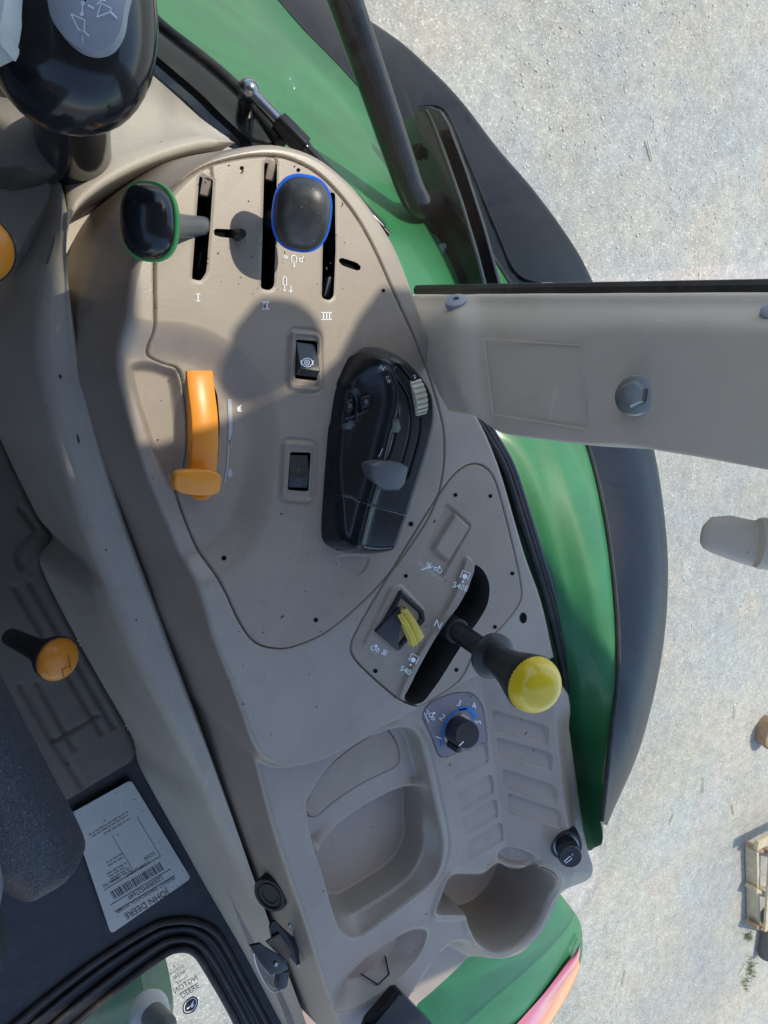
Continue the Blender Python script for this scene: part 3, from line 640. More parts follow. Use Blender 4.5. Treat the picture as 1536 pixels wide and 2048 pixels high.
# ---- yellow rocker switch with its black recess
def surfz(up): return lambda a, b: onC(a, b, up)
ysh = rnd([(800, 1178), (846, 1218), (848, 1240), (795, 1302), (752, 1264)], 4, 3)
hfo = hfield('guarded_switch', ysh, .003, .0008, lambda d, x, y: .0035+.0035*sm(d/.0015)-.006*sm((d-.004)/.004), M['black'], con)
a0, a1 = P(838, 1285, .013), P(802, 1222, .011)
ax = a1-a0; sd_ = np.cross(ax/np.linalg.norm(ax), [0, 0, 1.0]); sd_ /= np.linalg.norm(sd_)
mb = MB(); rows = []
for k in range(11):
    t = k/10; c = a0*(1-t)+a1*t+np.array([0, 0, .006*math.sin(math.pi*(.15+.85*(1-t)))])
    rows.append([c+sd_*.0085*(s if abs(s) < 1 else s)*(1-.25*t)+np.array([0, 0, .0012*(1 if i % 2 else -1)*(abs(s) < .95)-.010*(abs(s) > 1)]) for i, s in enumerate((-1.02, -1, -.6, -.5, -.1, 0, .1, .5, .6, 1, 1.02))])
mb.grid(rows); mb.build('tab', M['oldyellow'], hfo, True, 25)
mb = MB(); mb.prism([P(804, 1224, .0145), P(813, 1219, .0145), P(829, 1240, .0145), P(826, 1246, .0145)], (0, 0, -.005)); mb.build('tab_lip', M['oldyellow'], hfo, bevel=.0006)
# a dark sloped cheek beside the tab
mb = MB(); mb.prism([P(752, 1264, .007), P(800, 1215, .012), P(806, 1240, .012), P(800, 1262, .012), P(796, 1300, .007)], (0, 0, -.006)); mb.build('cheek', M['black'], hfo, bevel=.001)
# blank cover's broken clip
printed('clip_mark', [ribbon([(842, 1140), (850, 1137), (866, 1133)], 2)], M['white'], con)

# ---- speed dial
dial = printed('dial_scale', [ribbon([(884+0, 1494), (884, 1470), (889, 1450), (900, 1432), (918, 1420), (934, 1417)], 3.5), ribbon([(918, 1418), (934, 1416), (946, 1424), (951, 1436)], 8)], M['blueprint'], con, up=.0007)
printed('dial_numerals', [text2d('1', 877, 1475, 20, -110), text2d('2', 884, 1435, 19, -45), text2d('3', 918, 1407, 19, -25), text2d('4', 948, 1412, 19, 15), text2d('5', 957, 1444, 18, 75),
    ring(862, 1430, 4, 1.5, 10), ring(866, 1437, 3, 1.4, 8), ribbon([(851, 1417), (858, 1424), (852, 1428)], 1.5), ribbon([(848, 1425), (858, 1445)], 1.3), disc(868, 1426, 2.5)], M['white'], dial, up=.0007)
pb = onC(913, 1459, 0); pt = P(935, 1470, TZ+.030); axd = pt-pb
MB().lathe([(.0205, -.004), (.0205, .0022), (.0190, .003)], pb, pt, 32).build('dial_ring', M['cream'], dial)
Ld = np.linalg.norm(axd)
kn = MB().lathe([(.0178, 0), (.0172, Ld*.6), (.0164, Ld*.93), (.0155, Ld)], pb, pt, 36).build('dial_knob', M['black'], dial)
kx = axd/Ld; tipc = pb+axd*1.012
q0, q1 = P(918, 1492, tipc[2]), P(939, 1472, tipc[2])
pl = (q1-q0); sdv = np.cross(kx, pl); sdv /= np.linalg.norm(sdv)
mb = MB(); mb.add([q0+sdv*.0007, q0-sdv*.0007, q1-sdv*.0007, q1+sdv*.0007], [(0, 1, 2, 3)]); mb.build('dial_pointer', M['white'], dial, False)
mb = MB(); q = P(908, 1493, TZ+.012); mb.box(q, (.004, 0, 0), (0, .0035, 0), (0, 0, .010)); mb.build('dial_key', M['black'], dial, bevel=.001)

# ---- cigarette lighter
lb = onC(1130, 1688, 0); lb = onC(1131, 1688, .001); print('LIGHTER', lb)
lt = P(1141, 1714, lb[2]+.026); lx = lt-lb; LL = np.linalg.norm(lx)
lr = MB().lathe([(.0225, -.03), (.0228, .003), (.0215, .006), (.0185, .0065), (.0183, .003)], lb, lt, 36).build('lighter_socket', M['black'], con)
MB().lathe([(.0185, .003), (.0180, .0062), (.0150, .0064), (.0150, 0)], lb, lt, 36).build('socket_ring', M['chrome'], lr)
pr = []
mb = MB()
mb.lathe([(.0140, 0), (.0140, LL*.55), (.0158, LL*.62), (.0160, LL*.95), (.0148, LL), (.0125, LL*.985)], lb, lt, 40)
kb = mb.build('lighter_knob', M['black'], lr)
mb = MB(); u = np.cross(lx, [0, 0, 1.]); u /= np.linalg.norm(u); v = np.cross(lx/LL, u)
for k in range(30):
    a = 2*math.pi*k/30; dr = u*math.cos(a)+v*math.sin(a); mb.box(lb+lx*.38+dr*.0147, dr*.0009, np.cross(dr, lx/LL)*.0006, lx*.2)
mb.build('knurl', M['black'], lr, False)
printed('lighter_symbol', [ribbon([(1129, 1722), (1141, 1712), (1144, 1717), (1132, 1726), (1129, 1722)], 1.4), ribbon([(1144, 1708), (1149, 1714)], 1.6)], M['white'], lr, surf=lambda a, b: P(a, b, lt[2]+.0012))

# crumbs, grit and chaff lying on the console
mb = MB(); rg = random.Random(5)
spots = [(640, 860, 1560, 1860, 55), (400, 700, 320, 620, 70), (560, 900, 1000, 1300, 40), (900, 1110, 1380, 1700, 40), (300, 420, 740, 1000, 25), (430, 640, 1100, 1480, 30), (700, 860, 1900, 2010, 20), (120, 126, 1, 2, 0)]
for x0, x1, y0, y1, n_ in spots:
    for _ in range(n_//2):
        p = onC(rg.uniform(x0, x1), rg.uniform(y0, y1), .0004); r = rg.choice((.0003, .0003, .0004, .0006)); a = rg.uniform(0, 6.28); L_ = r*rg.choice((1, 1, 1.5, 3))
        u_ = np.array([math.cos(a), math.sin(a), 0]); mb.box(p, u_*L_, np.array([-u_[1], u_[0], 0])*r, (0, 0, r*.5))
tag(mb.build('grit', mat('grit', (.11, .085, .06), .9, .2, .6, 300, 0), None, False, fix=False), 'dark grit and chaff scattered over the console', 'grit', kind='stuff')
# ================================================================== LEVERS
def knob_lever(name, label, foot_px, kc_px, kz, ax, ru, rv, ringmat, stalkmat, bend=None, topm=None):
    f = P(*foot_px, -.01); kc = P(*kc_px, kz); ax = np.array(ax, float); ax /= np.linalg.norm(ax)
    t = thing(name, f, label, 'lever', 'hydraulic spool levers')
    base = kc-ax*.023
    pts = [f, f*.55+base*.45+np.array([0, 0, -.004]) if bend is None else bend, base]
    c = cat([tuple(p) for p in pts], 6, False)
    MB().tube(c, [.0075+.0035*(i/len(c)) for i in range(len(c))], 14).build('stalk', stalkmat, t)
    uu = np.array([0, 1.0, 0])
    # superellipse pad: back cone, coloured rim, domed face
    prof = [(.42, -.024), (.55, -.016), (.88, -.008), (.98, -.004), (1.0, .0)]
    kw = dict(u=uu, ex=rv, ey=ru, power=2.5, seg=48)
    kb = MB().lathe(prof, kc, kc+ax, **kw).build('knob_back', stalkmat if topm else M['black'], t)
    MB().lathe([(.96, -.005), (1.05, -.004), (1.075, -.001), (1.06, .0022), (.97, .0026)], kc, kc+ax, **kw).build('coloured_rim', ringmat, t)
    prof = [(1.0, .001)]+[(math.cos(a)**.75, .0015+.0150*math.sin(a)) for a in np.linspace(.12, math.pi/2-.02, 12)]
    MB().lathe(prof, kc, kc+ax, **kw).build('knob_face', topm or M['gloss'], t)
    return t
toc = lambda p: (C-np.array(p))/np.linalg.norm(C-np.array(p))
gk = P(299, 442, .055); gax = toc(gk)+np.array([-.55, .0, .0])
knob_lever('spool_lever', 'black lever knob with a green rim leaning left on a grey stalk', (409, 452), (299, 444), .055, gax, .0206, .0262, M['ring_green'], M['grey'])
bk = P(604, 427, .055); bax = toc(bk)+np.array([.12, -.10, .05])
knob_lever('spool_lever', 'dusty black lever knob with a bright blue rim over the middle slots', (538, 440), (604, 428), .055, bax, .0230, .0282, M['ring_blue'], M['black'], topm=mat('dusty_black_plastic', (.030, .031, .034), .36, .5, .2, 30, .03, 900, dust=.16, speck=.16, spsc=420, spcol=(.3, .3, .3)))
# steel lever blades and tabs inside the slots
for a_, b_, z_, sx_, sy_ in ((404, 530, -.022, .004, .010), (541, 560, -.02, .004, .008), (657, 575, -.012, .0045, .009), (411, 372, -.008, .005, .008), (541, 342, -.008, .005, .008), (545, 500, -.03, .004, .02)):
    mb = MB(); mb.box(P(a_, b_, z_), (sx_, 0, 0), (0, sy_, .003), (0, 0, .004)); mb.build('slot_tab', M['taupe'] if b_ < 380 else M['grey'], con, bevel=.001)

# ---- orange hand throttle
th = thing('hand_throttle', P(405, 870, -.03), 'orange hand throttle with a flat grip in its curved slot', 'lever')
rows = []
cl = cat([(400, 741), (404, 780), (410, 830), (412, 880), (410, 920), (405, 960), (402, 985)], 4, False)
n = len(cl)
for i, (px, py) in enumerate(cl):
    t = i/(n-1); z = -.020+.016*math.sin(math.pi*(.10+.80*t)); hw = 26-.0*t-3.5*sm((t-.78)/.2)*1.0
    c = P(px, py, z); l = P(px-hw, py, z); r = P(px+hw, py, z)
    rows.append([l+np.array([0, 0, -.03]), l+np.array([0, 0, -.001]), l*.94+r*.06, c+np.array([0, 0, .0006]), l*.06+r*.94, r+np.array([0, 0, -.001]), r+np.array([0, 0, -.03])])
mb = MB(); mb.grid(rows); mb.build('quadrant_band', M['orange'], th, True, 40)
gp = cat([(348, 962), (352, 948), (368, 941), (398, 940), (428, 943), (443, 952), (444, 966), (440, 984), (425, 991), (398, 992), (368, 988), (352, 978)], 4)
top = [P(a, b, .012+.004*(990-b)/50) for a, b in gp]; ctr = np.mean(top, 0)
mb = MB(); rws = []
for s, dz in ((.86, -.013), (.97, -.0115), (1.0, -.009), (1.0, -.003), (.97, -.0008), (.90, 0)):
    rws.append([ctr+(p-ctr)*s+np.array([0, 0, dz]) for p in top])
mb.grid(rws, closeu=True); k = len(gp); mb.f.append(tuple(range(k-1, -1, -1))); mb.f.append(tuple(range(5*k, 6*k)))
mb.build('grip', M['orange'], th, True, 50)
q0, q1 = P(402, 975, -.012), P(400, 968, .006)
MB().lathe([(.012, 0), (.011, .01), (.013, .02)], q0, q1, 20).build('grip_neck', M['orange'], th)

# ---- PTO lever with the yellow knob
pl0, pl1 = P(908, 1258, .002), P(1078, 1376, .175)
pv = pl1-pl0; PL = np.linalg.norm(pv)
pto = thing('pull_lever', P(908, 1258, -.02), 'black lever with a collar and a round yellow knob rising from the curved gate', 'lever')
MB().lathe([(.0145, -.03), (.0145, .004), (.0150, .008), (.0135, .0105), (.0125, .011)], pl0, pl1, 32).build('boot', M['rubber'], pto)
MB().lathe([(.0118, .0), (.0118, PL*.40), (.0125, PL*.50), (.0135, PL*.52)], pl0, pl1, 32).build('shaft', M['black'], pto)
MB().lathe([(.0130, PL*.46), (.0200, PL*.475), (.0245, PL*.495), (.0250, PL*.515), (.0235, PL*.525), (.0160, PL*.545), (.0150, PL*.60)], pl0, pl1, 40).build('collar', M['black'], pto)
MB().lathe([(.0150, PL*.56), (.0165, PL*.64), (.0200, PL*.75), (.0255, PL*.86), (.0285, PL*.93), (.0278, PL*.95)], pl0, pl1, 40).build('knob_cup', M['black'], pto)
prof = [(.0278, PL*.93)]+[(.0280*math.cos(a)**.8, PL*.935+.0245*math.sin(a)) for a in np.linspace(.05, math.pi/2-.02, 14)]
MB().lathe(prof, pl0, pl1, 48).build('knob', M['yellow'], pto)

# ================================================================== BLACK CONTROL MODULE
cm = thing('control_module', P(750, 900, 0), 'black hand control module with thumb buttons, slider and grey lever on the console', 'controller')
CO = [(716, 704), (745, 694), (785, 703), (822, 735), (848, 778), (856, 830), (843, 895), (815, 985), (792, 1055), (772, 1100), (740, 1110), (700, 1108), (660, 1096), (644, 1072), (645, 1000), (651, 920), (657, 850), (668, 780), (688, 735)]
cmo = cat(CO, 4); cw = W2(cmo, .006)
Xm, Ym = mkgrid(cw, .0007, .002); snap(Xm, Ym, [cw], .0007)
dm = -sdf(cw, Xm, Ym, .1)
rid = W2(cat([(735, 700), (770, 735), (780, 800), (765, 870), (745, 950), (725, 1020), (708, 1090)], 4, False), .03)
def side(poly, X, Y):
    """signed distance to an open curve: positive on its right (+x) side"""
    d = segd(poly, X, Y, .2); best = np.full(X.shape, 1e9); sg = np.ones(X.shape)
    for a, b in zip(poly[:-1], poly[1:]):
        e = b-a; t = np.clip(((X-a[0])*e[0]+(Y-a[1])*e[1])/e.dot(e), 0, 1); q = (X-a[0]-t*e[0])**2+(Y-a[1]-t*e[1])**2
        k = q < best; best = np.where(k, q, best); sg = np.where(k, np.sign((Y-a[1])*e[0]-(X-a[0])*e[1]), sg)
    return d*sg
sr = side(rid, Xm, Ym)
Hm = .034
Zm = Hm*(1-np.maximum(1-dm/.017, 0)**2.4)
Zm += .008*np.exp(-(sr/.006)**2)-.015*sm(np.abs(np.minimum(-sr*np.sign(sr[0, 0])*0+np.where(sr > 0, 0, -sr), .03))/.03)
qx, qy = pxof(Xm, Ym)
# front end lower, tail cap step
cap_px = [(600, 990), (712, 996), (718, 1002), (786, 1022), (850, 1040), (850, 1200), (600, 1200)]
capd = sdf(W2(cap_px, Hm), Xm, Ym, .2)
Zm -= .0012*np.exp(-(capd/.0007)**2)
# slider channels on the right
ch1 = W2(cat([(786, 742), (812, 775), (824, 815), (822, 870), (806, 930), (800, 948)], 4, False), .028)
ch2 = W2(cat([(770, 742), (783, 780), (789, 830), (782, 885), (768, 925)], 4, False), .03)
d1 = segd(ch1, Xm, Ym); d2 = segd(ch2, Xm, Ym)
Zm -= .0045*sm((.0075-d1)/.0012)*(dm > .004)
Zm += .0040*sm((.0058-d1)/.0012)
Zm -= .0016*np.exp(-((d2)/.0010)**2)*1.2
# button hollow
bc = W2([(703, 815)], .03)[0]; dd = np.sqrt(((Xm-bc[0])/1.0)**2+((Ym-bc[1])/1.15)**2)
Zm -= .0045*sm((.020-dd)/.006)
Zm = np.maximum(Zm, -.002)
cel = cc(dm) > 0; capm = cc(capd) < 0
fbuild('body', Xm, Ym, Zm, cel & ~capm, M['pod'], cm); fbuild('rear_cap', Xm, Ym, Zm, cel & capm, M['gloss'], cm)
def HM(x, y):
    x0, y0 = cw.min(0)-.002; j = int(round((x-x0)/.0007)); i = int(round((y-y0)/.0007))
    return Zm[min(max(i, 0), Zm.shape[0]-1), min(max(j, 0), Zm.shape[1]-1)]
def onM(px, py, up=0):
    z = .025
    for _ in range(6): p = P(px, py, z); z = .5*z+.5*HM(p[0], p[1])
    return P(px, py, z+up)
for q in ([(684, 804), (704, 796), (707, 818), (688, 826)], [(708, 795), (738, 788), (741, 812), (711, 817)]):
    pts = [onM(a, b, .0) for a, b in rnd(q, 4, 3)]; z = max(p[2] for p in pts)+.0022
    b_ = MB(); b_.prism([(p[0], p[1], z) for p in pts], (0, 0, -.006)); bo = b_.build('button', M['pod'], cm, bevel=.0006)
    c = np.mean(pts, 0); MB().lathe([(.0024, 0), (.0021, .0007), (.0012, .0008)], (c[0], c[1], z), (c[0], c[1], z+1), 14).build('button_dot', M['grey'], bo)
mb = MB(); mb.tube([onM(712, 818, .001), onM(714, 832, .0015), onM(712, 846, .0005)], .0016, 8); mb.tube([onM(690, 838, .0008), onM(712, 832, .0012), onM(735, 820, .0008)], .0013, 8); mb.build('thumb_ridge', M['black'], cm)
# cream thumb wheel
w0, w1 = onM(832, 790, -.002), onM(838, 800, -.002)
wc = P(846, 795, .033); wa = np.array([1.0, .35, .2]); wa /= np.linalg.norm(wa)
mb = MB(); mb.lathe([(.0205, -.0065), (.0210, -.006), (.0210, .006), (.0205, .0065)], wc-wa*0+np.array([-.004, 0, -.013]), wc+wa+np.array([-.004, 0, -.013]), 40)
wh = mb.build('thumb_wheel', M['cream'], cm)
mb = MB(); cc_ = wc+np.array([-.004, 0, -.013]); u = np.cross(wa, [0, 0, 1.]); u /= np.linalg.norm(u); v = np.cross(wa, u)
for k in range(26):
    a = 2*math.pi*k/26; dr = u*math.cos(a)+v*math.sin(a); mb.box(cc_+dr*.0214, dr*.0011, np.cross(wa, dr)*.0014, wa*.0062)
mb.build('wheel_rib', M['cream'], wh, False)
# grey slide lever
q = [(742, 930), (760, 921), (800, 924), (819, 934), (812, 968), (800, 982), (772, 982), (756, 972), (745, 955)]
pts = [P(a, b, .045) for a, b in rnd(q, 5, 3)]; ctr = np.mean(pts, 0); mb = MB(); rws = []
for s, dz in ((1.02, -.020), (1.0, -.004), (.96, -.001), (.86, .0008)): rws.append([ctr+(p-ctr)*s+np.array([0, 0, dz]) for p in pts])
mb.grid(rws, closeu=True); k = len(pts); mb.f.append(tuple(range(3*k, 4*k))); mb.build('slide_lever', M['grey'], cm, True, 45)
mb = MB(); pts = [onM(a, b, .0045) for a, b in ((786, 838), (796, 834), (803, 856), (797, 866), (783, 864))]
mb.prism(pts, (0, 0, -.008)); mb.build('slide_stop', M['black'], cm, bevel=.0008)
onMs = lambda a, b: onM(a, b, .0006)
for q in ([text2d('N', 764, 736, 13, -25)], [text2d('C/D', 776, 759, 9, -70)], [text2d('N', 830, 753, 11, -60)], [([(775, 880), (781, 888), (773, 887)], [(0, 1, 2)])], [ribbon([(765, 897), (762, 905), (757, 914)], 1.2)]): printed('legend', q, M['white'], cm, surf=onMs)

# ================================================================== CAB PILLAR
pil = thing('cab_pillar', P(850, 700, -.05), 'taupe plastic trimmed cab pillar rising from the console edge', 'pillar')
rowsp = [  # x of each station with top edge, ridge, lower edge in the photo
    [(826, 589), (829, 604), (830, 645), (842, 700), (868, 765), (892, 812), (912, 826)],
    [(860, 589), (866, 606), (868, 646), (874, 700), (895, 765), (915, 812), (930, 829)],
    [(905, 589), (905, 606), (905, 640), (908, 700), (917, 765), (935, 815), (948, 832)],
    [(935, 589), (935, 608), (935, 648), (938, 700), (944, 770), (955, 824), (965, 838)],
    [(965, 588), (965, 610), (965, 650), (965, 700), (970, 775), (978, 838), (985, 852)],
    [(1010, 588), (1010, 612), (1010, 652), (1010, 700), (1010, 780), (1010, 852), (1013, 868)],
    [(1080, 587), (1080, 612), (1080, 655), (1080, 705), (1080, 790), (1080, 862), (1080, 878)],
    [(1170, 587), (1170, 612), (1170, 656), (1170, 705), (1170, 800), (1170, 872), (1170, 889)],
    [(1250, 586), (1250, 612), (1250, 653), (1250, 705), (1250, 800), (1250, 874), (1250, 892)],
    [(1330, 586), (1330, 612), (1330, 651), (1330, 705), (1330, 805), (1330, 885), (1330, 903)],
    [(1430, 585), (1430, 612), (1430, 652), (1430, 705), (1430, 815), (1430, 900), (1430, 920)],
    [(1536, 585), (1536, 614), (1536, 655), (1536, 710), (1536, 825), (1536, 920), (1536, 940)],
    [(1750, 585), (1750, 618), (1750, 662), (1750, 720), (1750, 850), (1750, 958), (1750, 982)],
    [(2150, 585), (2150, 625), (2150, 672), (2150, 735), (2150, 890), (2150, 1030), (2150, 1060)]]
XP = [.500, .4865, .4720, .4700, .4700, .4715, .480]
def pilsurf(px, py): return PX(px, py, .4700)
rows = []
for i, r in enumerate(rowsp):
    sh = [.006, .003, -.002, 0, .004, .0025, .0, 0, 0, 0, 0, 0, 0, 0][i]
    row = [PX(a, b, x+sh) for (a, b), x in zip(r, XP)]
    row = [row[0]+np.array([.06, -.004, 0])]+row+[row[-1]+np.array([.06, 0, 0])]
    rows.append(row)
V = np.array(rows); 
# refine smoothly
def refine(V, nu=3, nv=3):
    A = [np.array(cat(V[:, j], nu, False)) for j in range(V.shape[1])]; A = np.stack(A, 1)
    B = [np.array(cat(A[i], nv, False)) for i in range(A.shape[0])]; return np.stack(B, 0)
V = refine(V, 4, 4)
MB().grid(list(V)).build('trim_cover', M['pillar'], pil, True, 80)
fr = [(967, 678), (1161, 691), (1174, 858), (986, 829)]
mb = MB()
for a, b in zip(fr, fr[1:]+fr[:1]): mb.tube([PX(*a, .4692), PX(*b, .4692)], .0007, 6)
mb.build('label_outline', M['pillar'], pil)
def bolt(px, py, X, r, parent, m, ax=(-1, .05, .15), name='bolt', hexr=.55, washer=True):
    p = PX(px, py, X); ax = np.array(ax, float); ax /= np.linalg.norm(ax); mb = MB()
    w_ = mb.lathe([(r, -.004), (r, .0010), (r*.93, .0022), (r*.60, .0030)], p, p+ax, 32)
    o = mb.build(name, m, parent, True, 30)
    MB().lathe([(r*hexr*1.18, .0022), (r*hexr*1.18, .009), (r*hexr*1.02, .0108), (r*hexr*.9, .0110)], p, p+ax, 6).build('hex_head', m, o, True, 20)
    MB().lathe([(r*hexr*.72, .0108), (r*hexr*.70, .0114), (r*hexr*.3, .0116)], p, p+ax, 20).build('head_face', m, o)
    return o
bolt(1272, 791, .468, .0155, pil, M['steel'], ax=(-.9, .05, .35))
pp = PX(912, 601, .482); MB().lathe([(.0118, -.004), (.0112, .0008), (.008, .0022), (.0035, .0024), (.003, -.003)], pp, pp+np.array([-.55, .75, .35]), 28).build('trim_plug', M['label'], pil)
pp = PX(1546, 622, .482); MB().lathe([(.0078, -.004), (.0078, .0008), (.006, .0022), (.0025, .0024)], pp, pp+np.array([-.6, .7, .35]), 24).build('trim_plug', M['label'], pil)

# window handle tip on the right
wh_ = thing('window_latch', DP(1560, 1085, .48), 'taupe plastic window handle tip reaching in from the right', 'handle')
cl = [(1402, 1078, 0.2), (1408, 1074, .5), (1425, 1070, .78), (1460, 1075, .95), (1500, 1086, 1.0), (1545, 1090, 1.02), (1620, 1098, 1.05)]
c = [DP(a, b, .50) for a, b, s in cl]; uu = np.array([0, 1., 0])
rws = []
for (a, b, s), p in zip(cl, c):
    ax = R@np.array([0, 1., 0]); az = R@np.array([0, 0, 1.]); hh = .0158*s
    rws.append([p+ax*hh*math.copysign(abs(math.cos(t))**.75, math.cos(t))+az*.009*s*math.copysign(abs(math.sin(t))**.75, math.sin(t)) for t in np.linspace(0, 2*math.pi, 25)[:-1]])
mb = MB(); mb.grid(rws, closeu=True); mb.f.append(tuple(range(23, -1, -1))); mb.build('grip', M['pillar'], wh_, True, 50)
mb = MB(); p = DP(1538, 1088, .493); mb.lathe([(.0165, -.008), (.0172, -.006), (.0172, .006), (.0165, .008)], p, p+R@np.array([1., -.1, 0]), 24, u=R@np.array([0, 1., 0]), ex=1, ey=.68); mb.build('collar', M['pillar'], wh_)

# ================================================================== CAB TRIM beside the console
LIP = [(470, 286), (400, 296), (340, 312), (280, 335), (230, 360), (190, 386), (158, 415), (140, 448), (134, 500), (137, 560), (147, 630), (163, 730), (186, 830), (220, 950), (252, 1050), (300, 1180), (355, 1330), (405, 1462), (455, 1600), (503, 1740), (552, 1880), (610, 2040), (650, 2150)]
lip = cat(LIP, 6, False); nl = len(lip)
def resamp(pts, n):
    p = np.array(pts, float); d = np.r_[0, np.cumsum(np.linalg.norm(np.diff(p, axis=0), axis=1))]; t = np.linspace(0, d[-1], n)
    return np.stack([np.interp(t, d, p[:, k]) for k in range(p.shape[1])], 1)
SILL = [(470, 286, -.115), (440, 268, -.125), (400, 235, -.14), (350, 190, -.16), (305, 150, -.18), (240, 80, -.21), (170, 10, -.24), (90, -60, -.27)]
tr = thing('fender_liner', P(150, 900, -.4), 'pale beige inner fender liner with a raised rounded lip around the console', 'trim')
NL = 120
side_i = 7*6
lipS = resamp(lip[side_i:], NL)           # from the front left corner down the side
LZ = -.105
low = cat([(30, 350), (20, 480), (-60, 640), (-30, 800), (0, 868), (30, 935), (62, 1000), (85, 1045), (112, 1075), (106, 1092), (84, 1118), (92, 1150), (115, 1200), (160, 1285), (210, 1375), (262, 1465), (278, 1500), (284, 1530), (300, 1570), (375, 1705), (428, 1800), (500, 1925), (565, 2048), (620, 2150)], 4, False)
lowS = resamp(low, NL)
rows = []
off = [(0, -.020, .0), (0, -.008, 0), (.0, -.002, .012), (.0, 0, .03), (0, -.001, .075), (0, -.004, .095)]
for i in range(NL):
    a = lipS[i]; b = lowS[i]; t = i/(NL-1)
    # direction across the lip in the picture, towards the seat
    r = []
    pa = P(a[0], a[1], LZ); pb = P(b[0], b[1], -.34)
    d = pb-pa; dh = np.array([d[0], d[1], 0]); dh /= np.linalg.norm(dh)
    for out, dz in ((-.010, -.10), (-.004, -.03), (-.0008, -.006), (.0012, -.0018), (.004, 0), (.0065, -.0006), (.0095, -.0035), (.013, -.0052), (.026, -.0075), (.0285, -.0100), (.036, -.0145)):
        r.append(pa+dh*out+np.array([0, 0, dz]))
    e = r[-1]
    for k in (.12, .28, .45, .62, .78, .90, 1.0):
        q = e*(1-k)+pb*k; q[2] += .018*math.sin(math.pi*k); r.append(q)
    r.append(pb+np.array([0, 0, -.03]))
    rows.append(r)
MB().grid(rows).build('side_moulding', M['trim'], tr, True, 60)
# front ledge between lip and door sill
lipF = resamp(lip[:side_i+3], 60); sillF = resamp([s[:2] for s in SILL], 60); sz = np.interp(np.linspace(0, 1, 60), np.linspace(0, 1, len(SILL)), [s[2] for s in SILL])
rows = []
for i in range(60):
    a = P(*lipF[i], LZ); b = P(*sillF[i], sz[i]); r = []
    dh = b-a; dh[2] = 0; L_ = np.linalg.norm(dh); dh = dh/max(L_, 1e-6)
    r.append(a-dh*.012+np.array([0, 0, -.10])); r.append(a-dh*.005+np.array([0, 0, -.03])); r.append(a-dh*.0008+np.array([0, 0, -.006])); r.append(a+dh*min(.0012, L_*.1)+np.array([0, 0, -.0015])); r.append(a+dh*min(.005, L_*.2))
    r.append(a+dh*min(.012, L_*.3)+np.array([0, 0, -.001]))
    e = r[-1]
    for k in np.linspace(.08, 1, 10): r.append(e*(1-k)+b*k+np.array([0, 0, -.014*math.sin(math.pi*k)*min(1, L_/.08)]))
    rows.append(r)
MB().grid(rows).build('front_ledge', M['trim'], tr, True, 60)
rows = [[P(a, b, LZ)+np.array([-.01, 0, -.085]), P(a, b, LZ)+np.array([.10, -.02, -.09])] for a, b in lip[4:]]
MB().grid(rows).build('channel_floor', M['taupe'], tr, False)
# folded flap under the joystick
fl_ = [(150, 270, -.12), (160, 300, -.13), (165, 330, -.14), (140, 370, -.16), (100, 430, -.18), (70, 480, -.20), (50, 520, -.22), (35, 540, -.23), (10, 545, -.24), (-10, 540, -.25)]
rows = []
for a, b, z in cat(fl_, 4, False):
    rows.append([P(a, b, z), P(a-18, b-6, z+.012), P(a-45, b-25, z+.004), P(a-90, b-60, z-.02), P(a-160, b-110, z-.05)])
MB().grid(rows).build('flap', M['trim'], tr, True, 60)
# scuffs
scuffs = [cat([(136, 420), (142, 418), (146, 425), (138, 450), (134, 452)], 3), cat([(106, 478), (110, 480), (104, 505), (94, 530), (92, 520)], 3), cat([(118, 748), (124, 752), (122, 758), (117, 754)], 3), cat([(153, 868), (157, 872), (160, 886), (155, 884)], 3), cat([(320, 1358), (336, 1378), (345, 1400), (338, 1390)], 3)]
for q in scuffs[:4]:
    mb = MB(); c = np.mean(q, 0); V = [P(a, b, LZ+.0015) for a, b in q]; mb.add(V, [tuple(range(len(V)))]); mb.build('scuff', M['grime'], tr, False)

# ---- plug and latch on the console's lower wall
def wallP(px, py): return P(px, py, -.075)
gm = thing('grommet', P(541, 1788, -.075), 'black oval rubber grommet in the console side wall', 'grommet')
ga = np.array([-.85, -.1, .55]); pc = P(541, 1788, -.066)
MB().lathe([(.021, -.012), (.0222, 0), (.0205, .003), (.0175, .0032), (.0165, .001), (.0150, .001), (.0140, .0022), (.0110, .0022), (.010, .001), (.001, .0012)], pc, pc+ga, 36).build('rim', M['rubber'], gm)
lt_ = thing('latch_bracket', P(555, 1910, -.09), 'black folded latch bracket with a steel pin on the console wall', 'latch')
zl = -.06
mb = MB(); mb.prism([P(a, b, zl) for a, b in ((543, 1845), (552, 1843), (594, 1882), (602, 1930), (596, 1935), (580, 1915), (545, 1885), (540, 1858))], (0, 0, -.004)); mb.build('plate', M['satin'], lt_, bevel=.0006)
mb = MB(); mb.prism([P(a, b, zl+.012) for a, b in ((500, 1893), (512, 1890), (522, 1888), (532, 1896), (572, 1920), (578, 1938), (558, 1948), (540, 1950), (520, 1925))], (0, 0, -.004)); mb.build('jaw', M['satin'], lt_, bevel=.0006)
mb = MB(); mb.prism([P(a, b, zl+.004) for a, b in ((532, 1885), (560, 1868), (586, 1905), (572, 1925))], (0, 0, -.003)); mb.build('web', mat('brown_steel', (.10, .075, .05), .5), lt_, bevel=.0005)
q0, q1 = P(566, 1938, zl), P(560, 1975, zl+.004)
MB().lathe([(.0085, 0), (.0085, .016), (.0078, .019), (.006, .0195)], q0, q1, 28).build('pin', M['smoke'], lt_)
mb = MB(); mb.tube([P(a, b, zl+.008) for a, b in cat([(508, 1905), (512, 1925), (522, 1950), (538, 1976), (550, 1984), (560, 1980)], 4, False)], .0012, 8); mb.build('spring_wire', M['chrome'], lt_)
